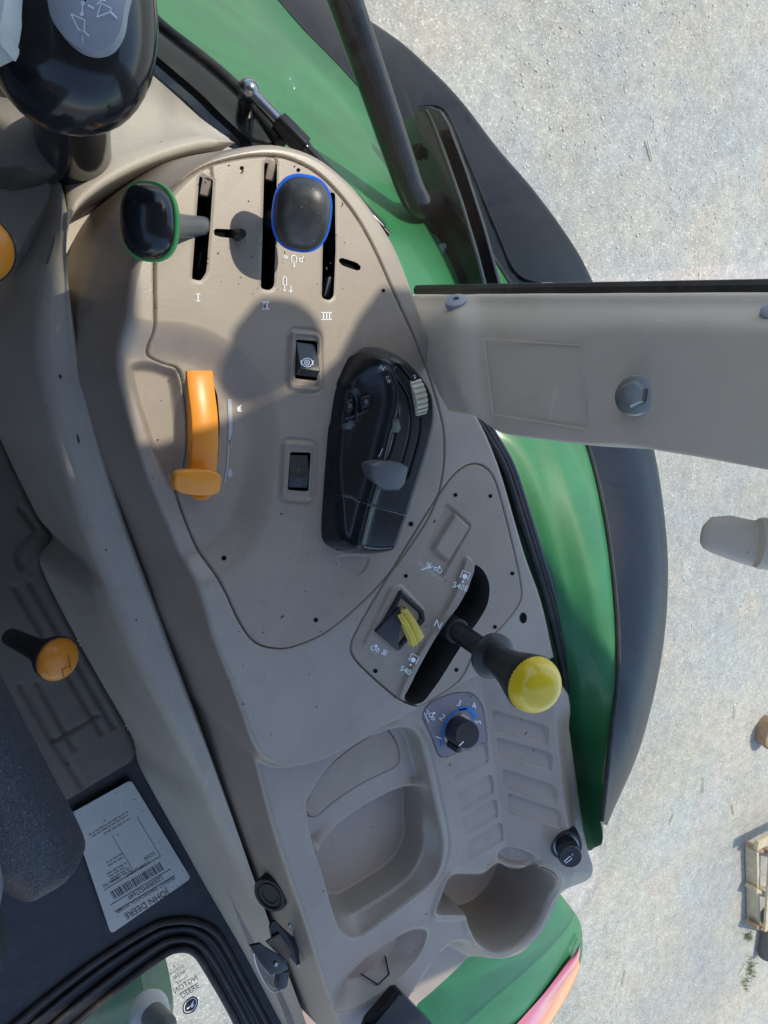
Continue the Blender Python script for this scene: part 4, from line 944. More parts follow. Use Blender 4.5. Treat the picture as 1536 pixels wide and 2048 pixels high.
for a, b in ((552, 1928), (580, 1850), (597, 1930)): 
    p = P(a, b, zl+.013 if a == 552 else zl); MB().lathe([(.0026, -.001), (.0024, .0012), (.0012, .0018)], p, p+np.array([0, 0, 1.]), 14).build('rivet', M['steel'], lt_)

# ================================================================== FLOOR, SEAT SIDE AND REAR PANEL
FZ = -.36
fpoly = [(-420, 300), (-60, 300), (10, 560), (-40, 720), (0, 868), (62, 1000), (85, 1045), (112, 1075), (106, 1092), (84, 1118), (92, 1150), (160, 1285), (262, 1465), (276, 1500), (268, 1525), (230, 1548), (150, 1596), (60, 1650), (-420, 1900)]
gr_lines = [W2([(30, 1175), (165, 1400), (205, 1468)], FZ), W2([(60, 1165), (190, 1390), (228, 1455)], FZ), W2([(40, 1370), (110, 1490), (165, 1575)], FZ), W2([(75, 1365), (150, 1500)], FZ), W2([(105, 1485), (195, 1432)], FZ), W2([(40, 1015), (75, 1062), (40, 1092), (36, 1120), (44, 1135)], FZ)]
def ffun(d, x, y):
    z = FZ-.006*sm((.005-d)/.005)
    for i, l in enumerate(gr_lines): z = z-.005*np.exp(-(segd(l, x, y)/.0022)**2)
    return z
flr = hfield('floor_plate', rnd(fpoly, 14, 3), FZ, .003, ffun, M['pad'], None)
tag(flr, 'dark grooved plastic floor plate beside the seat', 'floor plate')
WIN = [(60, 2140), (150, 2048), (260, 1958), (330, 1908), (352, 1899), (375, 1898), (395, 1910), (415, 1940), (450, 2000), (475, 2048), (520, 2140)]
gask = [(-60, 2140), (30, 2048), (180, 1930), (300, 1855), (345, 1842), (385, 1842), (425, 1858), (450, 1890), (490, 1965), (535, 2048), (580, 2140)]
bp_poly = [(-420, 1640), (-40, 1590), (100, 1540), (200, 1480), (330, 1420), (390, 1570), (430, 1650), (490, 1790), (540, 1880), (580, 1960), (640, 2080), (680, 2250), (-420, 2250)]
PZ = -.37
rp = thing('cab_rear_wall', P(200, 1900, PZ), 'black painted lower rear cab panel around a small window', 'panel')
cav = cat(WIN, 4)
hfield('sheet', bp_poly, PZ, .003, lambda d, x, y: PZ+.008*sm((.02-d)/.02), M['blackpanel'], rp, holes=[cav])
win = thing('lower_window', P(330, 2000, PZ), 'small rear window with rounded corners and thick black rubber gasket', 'window')
for s_, rr, z_ in ((0.0, .0060, .003), (.36, .0045, .005), (.72, .0035, .004), (1.0, .0060, .002)):
    A = resamp(cat(WIN, 4, False), 60); B = resamp(cat(gask, 4, False), 60); c = A*(1-s_)+B*s_
    MB().tube([P(a, b, PZ+z_) for a, b in c], rr, 12).build('gasket', M['rubber'], win)
V = [P(a, b, PZ-.004) for a, b in cat(WIN, 4)]
MB().add(V, [tuple(range(len(V)))]).build('pane', M['glass'], win, False)
psurf = lambda a, b: P(a, b, PZ-.003)
printed('window_print', [text2d('DEERE', 380, 1982, 15, 33, mirror=False), text2d('NGTON', 371, 1969, 15, 33, mirror=True), text2d('hened', 364, 1959, 11, 33, mirror=True), text2d('001246', 359, 1949, 10, 33, mirror=True), text2d('DOT614', 354, 1940, 9, 33, mirror=True), text2d('2  8', 352, 1931, 8, 33, mirror=True), ribbon([(358, 1988), (395, 1966)], 1.2)], M['darkprint'], win, surf=psurf)
badge = [(364, 2015), (370, 2001), (386, 1991), (396, 1996), (396, 2010), (388, 2024), (374, 2029), (366, 2026)]
bo = printed('window_badge', [(list(rnd(badge, 5, 3)), [tuple(range(len(rnd(badge, 5, 3))))])], M['darkprint'], win, surf=psurf)
psu2 = lambda a, b: P(a, b, PZ-.0022)
printed('badge_mark', [ribbon(rnd([(368, 2015), (372, 2004), (386, 1995), (393, 1999), (393, 2009), (386, 2021), (375, 2025), (369, 2023)], 4, 2), 1.2, True), ([(380, 2012), (388, 2000), (386, 2010), (390, 2008), (384, 2016)], [(0, 1, 2, 3, 4)]), ribbon([(374, 2018), (380, 2013)], 2)], M['white'], bo, surf=psu2)
# the rear axle seen through the window
ax_ = thing('rear_axle', (.35, -1.6, -1.5), 'green painted rear axle housing seen through the lower window', 'axle')
a0, a1 = P(330, 2030, -1.0), P(180, 2120, -1.0)
mb = MB(); mb.lathe([(.02, -.10), (.14, -.08), (.22, 0), (.24, .25), (.26, .5), (.1, .55)], P(275, 2005, -1.05)+np.array([0, 0, -.1]), P(20, 2130, -1.05)+np.array([0, 0, -.1]), 28); mb.build('housing', mat('dark_green_paint', (.012, .075, .03), .3, .5, .3, 12, 0, dust=.15), ax_)
p = P(300, 2040, -.80); mb = MB(); mb.lathe([(.042, -.05), (.045, 0), (.04, .02), (.02, .03), (.001, .03)], p, p+np.array([-.3, .3, 1.]), 28); mb.build('hub_cap', M['label'], ax_)
p = P(318, 2045, -.76); MB().lathe([(.03, -.03), (.028, .03), (.01, .05)], p, p+np.array([.1, .3, 1.]), 20).build('hub_pin', M['pipe'], ax_)
# data plate sticker
stk = [(152, 1620), (262, 1562), (380, 1752), (378, 1764), (226, 1866), (216, 1866), (150, 1740)]
DZ = PZ+.012
st = thing('data_plate', P(260, 1720, DZ), 'silver data sticker with barcode stuck on the black rear panel', 'sticker')
stp = rnd([(140, 1628), (262, 1560), (382, 1757), (222, 1868)], 9, 4)
V = [P(a, b, DZ) for a, b in stp]; mb = MB(); mb.prism(V, (0, 0, -.0012)); mb.build('sheet', M['paper'], st, False)
ss = lambda a, b: P(a, b, DZ+.0006)
A = -149
def T(s, x, y, sz, sx=1.0): return text2d(s, x, y, sz, A+0, sx)
printed('maker_name', [T('JOHN DEERE', 293, 1808, 18, .98)], M['darkprint'], st, surf=ss)
for q in (('PRODUCT  IDENTIFICATION  NUMBER', 291, 1790, 8.5, .92), ('COMPONENT', 275, 1738, 9), ('CODE', 299, 1712, 9), ('SERIAL NO', 222, 1764, 8)): printed('fine_print', [T(*q)], M['darkprint'], st, surf=ss)
printed('serial_number', [T('L03090M527649', 291, 1775, 12.5, .95)], M['darkprint'], st, surf=ss)
ca, sa = math.cos(math.radians(-31)), math.sin(math.radians(-31)); e1 = np.array([ca, sa]); e2 = np.array([-sa, ca])
sh = []; x = -57
while x < 57:
    wd = random.choice((1.2, 1.8, 2.6)); c = np.array([274, 1762])+e1*x; sh.append(ribbon([c-e2*8.5, c+e2*8.5], wd)); x += wd+random.choice((1.3, 1.9, 2.6))
printed('barcode', sh, M['darkprint'], st, surf=ss)
sh = []
for k, (wid, yo, xo) in enumerate(((92, -128, 10), (84, -122, 10), (60, -114, 22), (44, -30, -22), (48, -25, -22), (40, -36, -24), (44, -42, -22), (36, -55, -16), (40, -62, -14))):
    c = np.array([274, 1762])+e2*yo+e1*xo; x = -wid/2
    while x < wid/2:
        l = random.uniform(4, 12); sh.append(ribbon([c+e1*x, c+e1*min(x+l, wid/2)], 2.2)); x += l+2.5
printed('small_lines', sh, mat('faded_print', (.16, .16, .16), .6), st, surf=ss)['kind'] = 'stuff'
c = np.array([274, 1762]); bx = [c+e1*a+e2*b for a, b in ((-70, 14), (70, 14), (70, 30), (-70, 30))]
printed('number_box', [ribbon([tuple(q) for q in bx], 1.2, True), ribbon([tuple(c+e1*-66+e2*-18), tuple(c+e1*66+e2*-18)], 1.2), ribbon([tuple(c+e1*4+e2*-24), tuple(c+e1*4+e2*-105)], 1.0), ribbon([tuple(c+e1*66+e2*-18), tuple(c+e1*66+e2*-110)], 1.0)], M['darkprint'], st, surf=ss)
# leather armrest corner
lz = -.06
arm = [(-160, 1180), (-40, 1290), (0, 1352), (60, 1470), (118, 1580), (165, 1668), (186, 1718), (182, 1745), (150, 1785), (105, 1815), (62, 1836), (25, 1832), (-40, 1790), (-160, 1780)]
seat = thing('driver_seat', P(-60, 1750, -.2), 'driver seat with black grained leather armrest and grey fabric bolster', 'seat')
armo = hfield('armrest', cat(arm, 4), lz, .0022, lambda d, x, y: lz-.035+.050*(1-np.maximum(1-d/.040, 0)**2.2)-.004*sm((d-.06)/.05), M['leather'], seat)
cush = hfield('bolster', cat([(-120, 1600), (-20, 1700), (8, 1745), (16, 1800), (10, 1850), (-5, 1890), (-60, 1960), (-160, 1990)], 4), -.02, .002, lambda d, x, y: -.05+.045*(1-np.maximum(1-d/.030, 0)**2.2), M['fabric'], seat)
bol = hfield('side_shell', cat([(-120, 1790), (0, 1830), (18, 1870), (22, 1930), (10, 1990), (-40, 2050), (-160, 2080)], 4), -.16, .003, lambda d, x, y: -.20+.045*(1-np.maximum(1-d/.030, 0)**2.2), M['pipe'], seat)
# orange knob levers near the seat
def orange_knob(px, py, z, r, ax, label, stalk, mark):
    c = P(px, py, z); ax = np.array(ax, float); ax /= np.linalg.norm(ax)
    t = thing('knob_lever', c-ax*.08, label, 'lever', 'orange knobs beside the seat')
    MB().lathe([(.010, -.09), (.012, -.04), (r*.62, -.026), (r*.98, -.008), (r*1.05, 0), (r, .001)], c, c+ax, 32).build('stalk', M['rubber'], t)
    kn = MB().lathe([(r, -.001)]+[(r*math.cos(a), .015*math.sin(a)) for a in np.linspace(.05, 1.55, 12)], c, c+ax, 40).build('knob', M['orange'], t)
    if mark:
        zz = c+ax*.0150; sf = lambda a, b: P(a, b, zz[2]+.0005)
        printed('arrow_mark', [ribbon([(121, 1318), (127, 1354)], 1.6), ribbon([(117, 1322), (121, 1317), (125, 1321)], 1.4), ribbon([(137, 1310), (142, 1340)], 1.6), ribbon([(124, 1338), (140, 1332)], 1.4)], M['darkprint'], kn, surf=sf)
orange_knob(114, 1318, -.17, .0235, toc(P(120, 1322, -.17))+np.array([.55, -.35, .0]), 'orange arrow marked knob on a black stalk over the floor plate', None, True)
orange_knob(-46, 498, -.08, .0275, toc(P(-20, 498, -.08))+np.array([.0, -.0, .1]), 'orange knob cut by the left edge below the joystick', None, False)

# ================================================================== JOYSTICK upper left
js = thing('joystick', DP(110, 150, .62), 'large shiny black joystick head with a silver symbol label', 'joystick')
jc = DP(140, 30, .44); vx = R@np.array([1., 0, 0]); vy = R@np.array([0, 1., 0]); vz = R@np.array([0, 0, 1.])
rws = []
for a in np.linspace(-math.pi/2+.02, math.pi/2-.02, 26):
    rws.append([jc+vx*.0505*math.copysign(abs(math.cos(a))**.85, math.cos(a))*math.copysign(abs(math.cos(t))**.9, math.cos(t))+vy*.068*math.copysign(abs(math.cos(a))**.85, 1)*math.copysign(abs(math.sin(t))**.9, math.sin(t))+vz*.045*math.sin(a) for t in np.linspace(0, 2*math.pi, 41)[:-1]])
mb = MB(); mb.grid(rws, closeu=True); mb.build('head', M['gloss'], js, True, 60)
zf = .0452
def jsurf(a, b, up=0):
    d = .44-zf+.004-up
    return DP(a, b, d)
lb_ = cat([(92, -80), (95, 0), (105, 40), (128, 72), (158, 95), (190, 102), (220, 92), (240, 62), (248, 20), (252, -80)], 4)
# the label sits on the flat of the head: shallow dome
def jdome(a, b, up=0):
    r2 = ((a-165)/100.0)**2+((b+20)/140.0)**2
    return DP(a, b, .44-.0475+.007*r2-up)
V, Fc = [], []
cx_, cy_ = 170, 0
rws = []
for s_ in (1.0, .8, .6, .4, .2, .03): rws.append([jdome(cx_+(a-cx_)*s_, cy_+(b-cy_)*s_) for a, b in lb_])
rws.insert(0, [p-vz*.006 for p in rws[0]])
MB().grid(rws, closeu=True).build('label_insert', M['label'], js, True, 50)
printed('loader_symbol', [ribbon([(142, 28), (170, 40), (168, 62), (158, 60), (142, 28)], 2), ribbon([(168, 62), (178, 72)], 2.5), ribbon([(165, 72), (166, 86)], 1.5), ribbon([(166, 8), (164, 28)], 2), ring(164, 28, 3, 2, 8), ring(166, 6, 3, 2, 8), ribbon([(194, 34), (202, 6), (222, 16), (220, 24), (194, 34)], 2), ribbon([(220, 22), (234, 36)], 3), ribbon([(176, 10), (188, 17)], 2.5), ribbon([(194, 8), (204, 0), (212, 2)], 2)], M['white'], js, surf=lambda a, b: jdome(a, b, .0012))
MB().lathe([(.030, .015), (.024, .06), (.020, .12), (.028, .16), (.035, .30)], jc-vz*.0, jc-vz+np.array([-.35, .1, -.2]), 28).build('stem', M['gloss'], js)
# pale grip beside the joystick at the left edge
pg = thing('grey_cover', DP(-40, 40, .42), 'pale grey plastic cover at the upper left corner', 'cover')
mb = MB(); q = cat([(-170, -140), (-2, -140), (10, -20), (8, 20), (0, 55), (-14, 80), (-170, 120)], 4)
mb.prism([DP(a, b, .36) for a, b in q], -vz*.02); mb.build('shell', mat('pale_grey_plastic', (.42, .45, .43), .4), pg, bevel=.004)
# dark bellows under the joystick
bl = thing('lever_boot', P(40, 330, -.2), 'dark plastic boot base under the joystick', 'boot')
q = cat([(-60, 200), (60, 200), (150, 250), (160, 290), (120, 340), (60, 345), (40, 335), (10, 338), (-60, 330)], 4)
mb = MB(); mb.prism([P(a, b, -.10) for a, b in q], (0, 0, -.14)); mb.build('body', M['pad'], bl, bevel=.006)

# ================================================================== DOOR SILL, STRUT, GLASS, FENDER
sill = thing('door_sill', P(450, 200, -.25), 'black painted door sill frame with a dusty rubber seal', 'sill')
outer_s = [(545, 300, -.12), (560, 290, -.12), (528, 240, -.15), (500, 205, -.17), (470, 172, -.19), (420, 128, -.215), (360, 82, -.24), (315, 45, -.26), (240, -30, -.29), (150, -120, -.32)]
inner_s = [(470, 300, -.13), (478, 288, -.13), (450, 268, -.14), (410, 238, -.155), (372, 202, -.17), (330, 166, -.19), (300, 140, -.20), (240, 85, -.225), (170, 15, -.255), (70, -80, -.29)]
A = resamp(cat(inner_s, 4, False), 50); B = resamp(cat(outer_s, 4, False), 50); rows = []
for a, b in zip(A, B):
    pa, pb = P(*a), P(*b); rows.append([pa+np.array([-.01, 0, .004]), pa+np.array([0, 0, .0]), pa*.88+pb*.12+np.array([0, 0, -.012]), pa*.75+pb*.25+np.array([0, 0, -.008]), pa*.68+pb*.32+np.array([0, 0, .002]), pa*.4+pb*.6+np.array([0, 0, .004]), pa*.06+pb*.94+np.array([0, 0, .002]), pb, pb+np.array([.004, .003, -.03])])
MB().grid(rows).build('frame', M['satin'], sill, True, 40)
MB().tube([P(a, b, z+.002) for a, b, z in resamp(cat(outer_s[1:], 4, False), 60)], .0065, 10).build('seal', M['rubber'], sill)
# side window seal along the console's right edge
ws = thing('window_seal', P(1050, 1150, -.03), 'ribbed black rubber window seal along the console edge', 'seal')
SEAL = [(905, 790, -.02), (950, 842, -.015), (975, 880, -.012), (1003, 930, -.01), (1030, 1010, -.01), (1060, 1105, -.01), (1090, 1200, -.01), (1112, 1290, -.012), (1128, 1370, -.02), (1142, 1440, -.04), (1160, 1540, -.06)]
sp = resamp(cat(SEAL, 4, False), 60)
for dx, r_, dz, mm in ((4, .0045, -.002, 'rubber'), (13, .0040, -.003, 'rubber'), (22, .0038, -.004, 'smoke')):
    MB().tube([P(a+dx, b+(2 if dx else 0), z+dz) for a, b, z in sp], r_, 10).build('rib', M[mm], ws)
wl = []
for q in sp: b_ = P(q[0]+26, q[1], q[2]-.006); wl.append([b_+np.array([-.012, 0, .0]), b_, b_+np.array([.004, 0, -.04]), b_+np.array([0, 0, -.3])])
MB().grid(wl).build('body_flange', M['rubber'], ws, True, 50)
# gas strut on its ball stud
gs = thing('gas_strut', P(490, 220, -.17), 'black gas strut on a steel ball stud over the door sill', 'strut')
s0 = P(492, 238, -.168); s1 = P(497, 185, -.13)
MB().lathe([(.0150, -.002), (.0150, .004), (.0105, .007), (.0100, .030), (.0085, .034), (.008, .038)], s0, s1, 28).build('stud', M['chrome'], gs)
bc_ = P(497, 178, -.125); b2 = P(560, 245, -.110); b3 = P(600, 285, -.10); b4 = P(770, 462, -.075)
prof = [(.0108*math.sin(a), -.0108*math.cos(a)) for a in np.linspace(.1, math.pi-.1, 12)]
MB().lathe(prof, bc_, bc_+np.array([0, 0, 1.]), 24).build('ball_socket', M['chrome'], gs)
MB().tube([bc_*.9+b2*.1, b2], .0066, 14).build('rod', M['chrome'], gs)
d = (b4-b2); Ls = np.linalg.norm(d)
MB().lathe([(.0068, -.004), (.0105, -.002), (.0110, .012), (.0110, .032), (.0075, .033), (.0075, .036), (.0068, .037), (.0060, Ls*.97), (.004, Ls*.98)], b2, b4, 20).build('cylinder', M['satin'], gs)
MB().tube([b4-d/Ls*.004, b4+d/Ls*.006], .0035, 10).build('end_cap', M['satin'], gs)
# glass panes
def curtain(pts, top, lean=.0):
    rows = [[P(*p)+np.array([0.004, .0, 0]) for p in pts], [P(*p)*np.array([1, 1, 0])+np.array([.004+lean, 0, top]) for p in pts]]
    return rows
g1 = curtain([(outer_s[1][0]+60, outer_s[1][1]+30, -.11)]+outer_s[2:], .9); 
sg = [(830, 590, -.06), (770, 462, -.07), (700, 385, -.09), (640, 322, -.10)]
full = cat(sg+outer_s[2:], 3, False)
gl = MB().grid(curtain([tuple(q) for q in full], .85)).build('door_glass', M['glass'], None, False)
tag(gl, 'clear dusty door glass standing on the black sill left of the pillar', 'window')
full = cat([(a+28, b, z-.006) for a, b, z in SEAL]+[(1185, 1640, -.09), (1190, 1760, -.11), (1100, 1880, -.12), (960, 2010, -.12), (820, 2110, -.12)], 3, False)
gl = MB().grid(curtain([tuple(q) for q in full], .85)).build('side_glass', M['hazy'], None, False)
tag(gl, 'hazy rear side window glass behind the pillar above the green fender', 'window')
mb = MB(); mb.tube([PX(a, b, .535) for a, b in ((835, 580), (1200, 577), (1536, 574), (1900, 570), (2300, 566))], .006, 8)
tag(mb.build('glass_edge_seal', M['rubber']), 'thin black rubber edge seal along the pillar beside the door glass', 'seal')

fen = thing('rear_fender', (.8, -.2, -.3), 'green painted rear fender with a dark grey outer extension', 'fender')
XO, XG, XM = .97, .82, .735
outer = [(470, -260), (560, -130), (672, -10), (756, 52), (815, 95), (912, 190), (990, 291), (1069, 383), (1147, 492), (1190, 575), (1250, 700), (1305, 890), (1330, 1050), (1335, 1180), (1322, 1320), (1288, 1470), (1250, 1570), (1207, 1648)]
gdark = [(330, -220), (440, -110), (520, -40), (600, 52), (665, 118), (725, 185), (800, 275), (900, 400), (1010, 555), (1105, 725), (1172, 890), (1208, 1040), (1228, 1200), (1233, 1340), (1218, 1480)]
OZ = np.array([PX(a, b, XO) for a, b in resamp(cat(outer, 4, False), 90)]); GZ_ = np.array([PX(a, b, XG) for a, b in resamp(cat(gdark+[(1200, 1640)], 4, False), 90)])
n = 90
# inner edge follows the sill and seal, tucked below them
inn = [(60, -150, -.42), (200, -60, -.40), (315, 50, -.34), (420, 135, -.28), (500, 210, -.23), (560, 292, -.19), (660, 360, -.17), (770, 470, -.15), (850, 600, -.12), (940, 830, -.075), (1003, 950, -.06), (1060, 1120, -.05), (1100, 1260, -.05), (1135, 1420, -.07), (1185, 1700, -.11)]
IN = np.array([P(p[0]-45, p[1], p[2]) for p in resamp(cat(inn, 4, False), n)])
rows = []
for i in range(n):
    a, b = IN[i], GZ_[i]; r = []
    for k in np.linspace(0, 1, 13):
        q = a*(1-k)+b*k; q = q+np.array([0, 0, .030*math.sin(math.pi*k)-.004*math.exp(-((k-.45)/.07)**2)]); r.append(q)
    rows.append(r)
V = np.array(rows); V = refine(V, 2, 3)
MB().grid(list(V)).build('panel', M['green'], fen, True, 50)
MB().tube(GZ_+np.array([.001, 0, .002]), .0035, 8).build('edge_piping', M['rubber'], fen)
rows = []
for i in range(n):
    a, b = GZ_[i]+np.array([.004, 0, -.003]), OZ[i]; r = []
    for k in np.linspace(0, 1, 9): r.append(a*(1-k)+b*k+np.array([0, 0, .010*math.sin(math.pi*k)]))
    r.append(b+np.array([.012, 0, -.012])); r.append(b+np.array([.014, 0, -.05])); rows.append(r)
V = refine(np.array(rows), 2, 2)
MB().grid(list(V)).build('extension', M['ext'], fen, True, 60)
def on_ext(px, py):
    best = None
    for Xq in np.linspace(XG, XO, 60):
        p = PX(px, py, Xq); k = (Xq-XG)/(XO-XG)
        zo = np.interp(p[1], OZ[::-1, 1], OZ[::-1, 2]); zg = np.interp(p[1], GZ_[::-1, 1], GZ_[::-1, 2])
        e_ = abs(p[2]-(zg*(1-k)+zo*k+.010*math.sin(math.pi*k)))
        if best is None or e_ < best[0]: best = (e_, p)
    return best[1]+np.array([0, 0, .0005])
rb = cat([(840, 213), (868, 212), (890, 222), (908, 255), (935, 320), (968, 400), (1000, 478), (1022, 530), (1045, 556), (1078, 566), (1110, 568), (1124, 585)], 4, False)
MB().tube([on_ext(a, b) for a, b in rb], .0024, 8).build('moulded_ridge', M['ext'], fen)
# rear end of the fender beyond the window, with its lamp
rear = [[(1240, 1500, .80), (1215, 1640, .84)], [(1180, 1640, .80), (1160, 1700, .85)]]
re = cat([(1140, 1560, -.09), (1185, 1620, -.07), (1160, 1680, -.08), (1105, 1760, -.10), (1130, 1800, -.11), (1158, 1840, -.13), (1165, 1880, -.15), (1160, 1930, -.17), (1130, 2000, -.20), (1080, 2080, -.23), (1020, 2160, -.26)], 4, False)
li = cat([(1000, 1560, -.12), (1010, 1640, -.12), (1000, 1700, -.13), (960, 1780, -.14), (930, 1850, -.16), (900, 1900, -.18), (870, 1950, -.20), (840, 2000, -.22), (800, 2060, -.24), (740, 2120, -.27), (680, 2180, -.30)], 4, False)
rows = []
for a, b in zip(li, re):
    pa, pb = P(*a), P(*b); rows.append([pa*(1-k)+pb*k+np.array([0, 0, .03*math.sin(math.pi*k)**.8]) for k in np.linspace(0, 1, 14)]+[pb+np.array([.008, -.004, -.012]), pb+np.array([.01, -.006, -.06])])
MB().grid(rows).build('rear_panel', M['green'], fen, True, 60)
lens = [((1164, 1876), (1160, 1886), (1155, 1925)), ((1150, 1905), (1158, 1915), (1158, 1935)), ((1130, 1932), (1148, 1935), (1156, 1945)), ((1090, 1985), (1122, 1975), (1140, 1982)), ((1050, 2030), (1095, 2020), (1112, 2030)), ((1000, 2085), (1055, 2080), (1075, 2085)), ((940, 2150), (1000, 2150), (1020, 2150))]
zz = [-.145, -.15, -.155, -.172, -.19, -.205, -.225]
rows = [[P(*l[0], z_+.012), P(*(np.array(l[0])*.5+np.array(l[1])*.5), z_+.017), P(*l[1], z_+.014)] for l, z_ in zip(lens, zz)]
V = refine(np.array(rows), 4, 4)
tl = MB().grid(list(V)).build('tail_lamp', M['pink'], fen, True, 60)
rows = [[P(*l[1], z_+.014), P(*(np.array(l[1])*.5+np.array(l[2])*.5), z_+.012), P(*l[2], z_+.002), P(*l[2], z_+.002)+np.array([.004, -.002, -.03])] for l, z_ in zip(lens, zz)]
V = refine(np.array(rows), 4, 4)
MB().grid(list(V)).build('amber_lens', M['amber'], tl, True, 60)
p = P(1166, 1651, -.062); MB().lathe([(.0075, -.004), (.0075, .001), (.006, .002), (.001, .0022)], p, p+np.array([.3, 0, 1.]), 20).build('plug', M['pipe'], fen)

# ---- grab rail and its bracket
gr = thing('grab_rail', DP(855, 420, .95), 'black tubular grab rail bent into a bolted bracket outside the glass', 'rail')
rp_ = [DP(600, -300, .66), DP(640, -140, .70), DP(690, 0, .755), DP(745, 160, .82), DP(795, 305, .885), DP(820, 375, .925), DP(838, 405, .95), DP(862, 408, 1.0), DP(885, 400, 1.06)]
MB().tube(cat([tuple(p) for p in rp_], 6, False), .0178, 24).build('tube', M['satin'], gr)
XB = .635
pa = [(812, 236), (835, 226), (852, 222), (862, 240), (885, 300), (920, 400), (950, 500), (970, 578), (930, 584), (898, 580), (880, 548), (842, 512), (805, 476), (768, 466), (780, 448), (795, 425), (798, 395), (812, 330)]
mb = MB(); mb.prism([PX(a, b, XB) for a, b in pa], (.006, 0, 0)); mb.build('bracket', M['satin'], gr, bevel=.001)
pa = [(835, 214), (858, 212), (880, 222), (896, 250), (930, 340), (965, 450), (1000, 580), (940, 584), (880, 400), (850, 300)]
mb = MB(); mb.prism([PX(a, b, XB+.03) for a, b in pa], (.006, 0, 0)); mb.build('backing_plate', M['satin'], gr, bevel=.001)
rim = [PX(a, b, XB-.002) for a, b in ((852, 222), (862, 240), (885, 300), (920, 400), (950, 500), (970, 578))]
mb = MB(); mb.tube(cat([tuple(q) for q in rim], 4, False), .0028, 8); mb.build('flange', M['satin'], gr)
bolt(884, 505, XB-.001, .0125, gr, M['steel'], ax=(-.85, .0, .5), hexr=.62)
bolt(872, 460, XB-.001, .009, gr, M['satin'], ax=(-.85, .0, .5), hexr=.62); bolt(838, 302, XB-.001, .011, gr, M['satin'], ax=(-.85, .0, .5), hexr=.62)

# black strap over the bottom edge
stp_ = cat([(745, 2060), (770, 2020), (805, 1990), (825, 2005), (870, 2060)], 4)
so_ = thing('rubber_strap', P(800, 2040, .0), 'black rubber pad edge rising at the bottom centre', 'pad')
mb = MB(); mb.prism([P(a, b, .02) for a, b in [(735, 2080), (745, 2055), (798, 1992), (808, 1990), (864, 2046), (890, 2090)]], (0, 0, -.02)); mb.build('body', M['satin'], so_, bevel=.002)
p = P(985, 2052, -.15); MB().lathe([(.008, 0), (.007, .004), (.002, .005)], p, p+np.array([0, 0, 1.]), 16)

# ================================================================== THINGS OUT ON THE GRAVEL
pal = thing('wooden_pallet', P(1530, 1780, GZ), 'weathered pale wooden pallet cut by the right edge', 'pallet')
def plank(a, b, wd, hgt, z, m, name):
    a, b = P(*a, z), P(*b, z); d = (b-a)/np.linalg.norm(b-a); s_ = np.cross([0, 0, 1.], d)
    mb = MB(); mb.box((a+b)/2+np.array([0, 0, -hgt/2]), (b-a)/2, s_*wd/2, (0, 0, hgt/2)); return mb.build(name, m, pal, bevel=.004)
plank((1516, 1700), (1519, 1858), .03, .09, GZ+.10, M['wood'], 'runner')
plank((1546, 1690), (1534, 1862), .05, .02, GZ+.16, M['wood'], 'deck_board')
plank((1566, 1700), (1561, 1850), .05, .02, GZ+.15, M['wood2'], 'deck_board')
plank((1516, 1693), (1616, 1640), .07, .03, GZ+.15, M['wood'], 'deck_board')
for y_ in (1700, 1783, 1855): plank((1514, y_), (1594, y_+18), .03, .09, GZ+.12, M['wood2'] if y_ != 1783 else M['wood'], 'cross_block')
pp_ = thing('plastic_pipe', P(1530, 1880, GZ), 'dark plastic pipe end lying below the pallet', 'pipe')
MB().lathe([(.06, 0), (.06, .4), (.052, .4), (.052, 0)], P(1532, 1912, GZ+.06), P(1545, 1830, GZ+.06), 24).build('pipe', M['pipe'], pp_)
bs = thing('wood_round', P(1540, 1470, GZ), 'round brown wooden disc at the right edge above the pallet', 'disc')
MB().lathe([(.105, -.12), (.11, -.02), (.105, .0), (.10, .004), (.001, .004)], P(1555, 1475, GZ+.12), P(1555, 1475, GZ+.12)+np.array([-.3, -.1, 1.]), 28).build('disc', M['wood2'], bs)
mb = MB()
for cx, cy, sx, sy, n_ in ((1495, 1872, 9, 10, 90), (1500, 1935, 8, 25, 140), (1490, 1965, 8, 20, 60)):
    for _ in range(n_):
        a, b = random.gauss(cx, sx*.5), random.gauss(cy, sy*.5); p = P(a, b, GZ); d = np.array([random.uniform(-1, 1), random.uniform(-1, 1), 1.2])*.022; s_ = np.cross(d, [random.random(), random.random(), .2]); s_ = s_/np.linalg.norm(s_)*.004
        mb.add([p-s_, p+s_, p+d], [(0, 1, 2)])
tag(mb.build('weeds', M['weed'], None, False, fix=False), 'small green weeds growing by the pallet', 'weeds', kind='stuff')

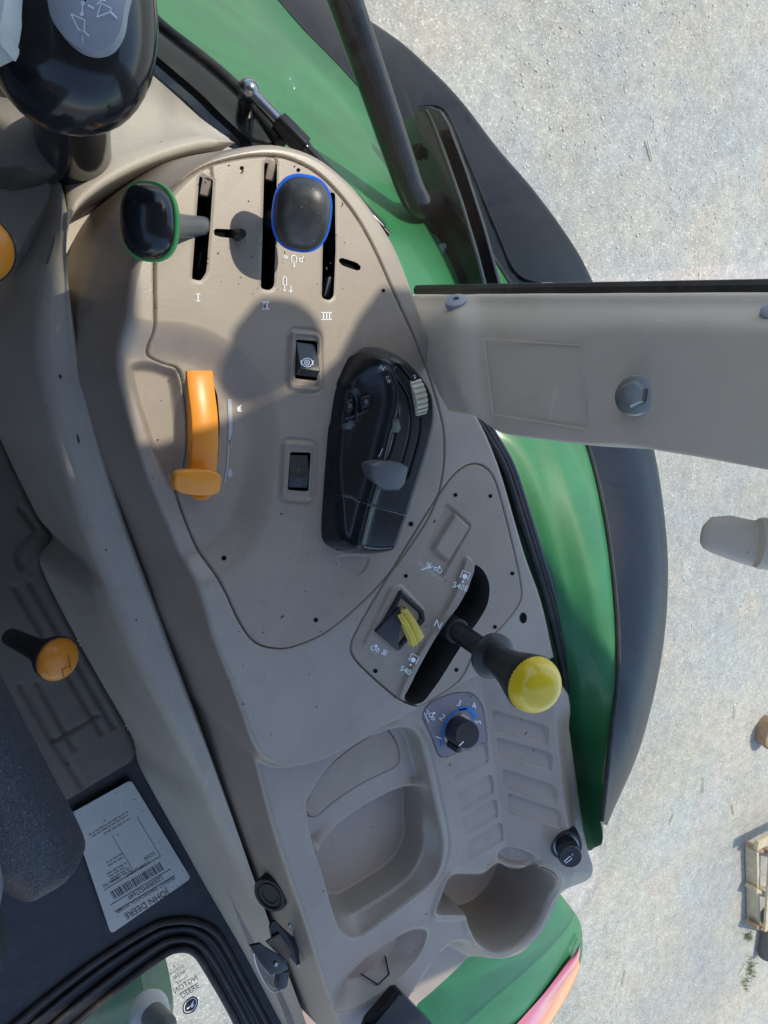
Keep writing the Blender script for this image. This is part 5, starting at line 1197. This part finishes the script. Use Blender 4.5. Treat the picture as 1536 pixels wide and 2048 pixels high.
# ================================================================== UNSEEN CAB PARTS (added to shade the console and darken reflections)
def sun_at(px, py, z, zr):
    p = P(px, py, z); t = (zr-z)/SD.z; return np.array([p[0]+SD.x*t, p[1]+SD.y*t, zr])
RZ = .92
rightedge = [sun_at(a, b, z, RZ) for a, b, z in ((1190, 1900, -.03), (1200, 1640, -.03), (1172, 1440, -.03), (1134, 1290, -.02), (1086, 1105, -.02), (1030, 940, -.02), (985, 850, -.02), (900, 600, -.02))]
edge = [sun_at(a, b, z, RZ) for a, b, z in ((762, 575, 0), (705, 688, 0), (640, 752, 0), (545, 795, 0), (440, 845, 0), (340, 875, -.01), (262, 892, -.02), (150, 845, -.1), (138, 640, -.1), (128, 470, -.1), (60, 380, -.15), (-200, 320, -.2))]  # roof outline traced back along the sun from the wanted shadow edges
rf = thing('cab_shade_shell', (.1, -.4, RZ), 'unseen cab roof, door, dashboard and floor added to shade the interior', 'cab')
poly = [tuple(p) for p in edge]+[(-1.1, edge[-1][1], RZ), (-1.1, -.34, RZ), (rightedge[0][0], -.34, RZ)]+[tuple(p) for p in rightedge if p[1] > -.33]  # rear edge cut short so sky light reaches the tray
mb = MB(); mb.prism(poly, (0, 0, .08)); mb.build('roof', M['roof'], rf, False)
lc = [sun_at(a, b, 0, RZ-.05) for a, b in cat([(505, 625), (515, 598), (545, 590), (600, 600), (640, 640), (645, 690), (610, 725), (560, 745), (515, 720), (500, 670)], 4)]
mb = MB(); mb.prism(lc, (0, 0, .07)); mb.build('shadow_caster', M['pipe'], rf, bevel=.006)  # added slab casting the round shadow blob on the panel; no lamp there
mb = MB(); mb.box((-.80, .15, -.15), (.03, 0, 0), (0, 1.4, 0), (0, 0, .68)); mb.build('left_door_blocker', M['satin'], rf, bevel=.01)  # unseen solid door, raised to block light from the left
mb = MB(); mb.box((-.40, -.72, .12), (.27, 0, 0), (0, .09, .02), (0, -.03, .44)); mb.build('seat_back', M['fabric'], seat, bevel=.05, seg=4)  # unseen seat bulk, added to hold back light from the left
mb = MB(); mb.box((-.42, -.30, -.22), (.27, 0, 0), (0, .33, 0), (0, 0, .08)); mb.build('cushion', M['fabric'], seat, bevel=.04, seg=4)  # unseen, added with the seat back to block side light
mb = MB(); mb.box((-.45, .62, -.15), (.32, 0, 0), (0, .12, .04), (0, -.06, .42)); mb.build('dashboard', M['pad'], rf, bevel=.04, seg=3)  # unseen dashboard, added to darken the cab interior
mb = MB(); mb.box((-.55, .25, -.52), (.56, 0, 0), (0, 1.4, 0), (0, 0, .04)); mb.build('cab_floor', M['pad'], rf, False)  # unseen floor, stretched forward to keep glass reflections dark
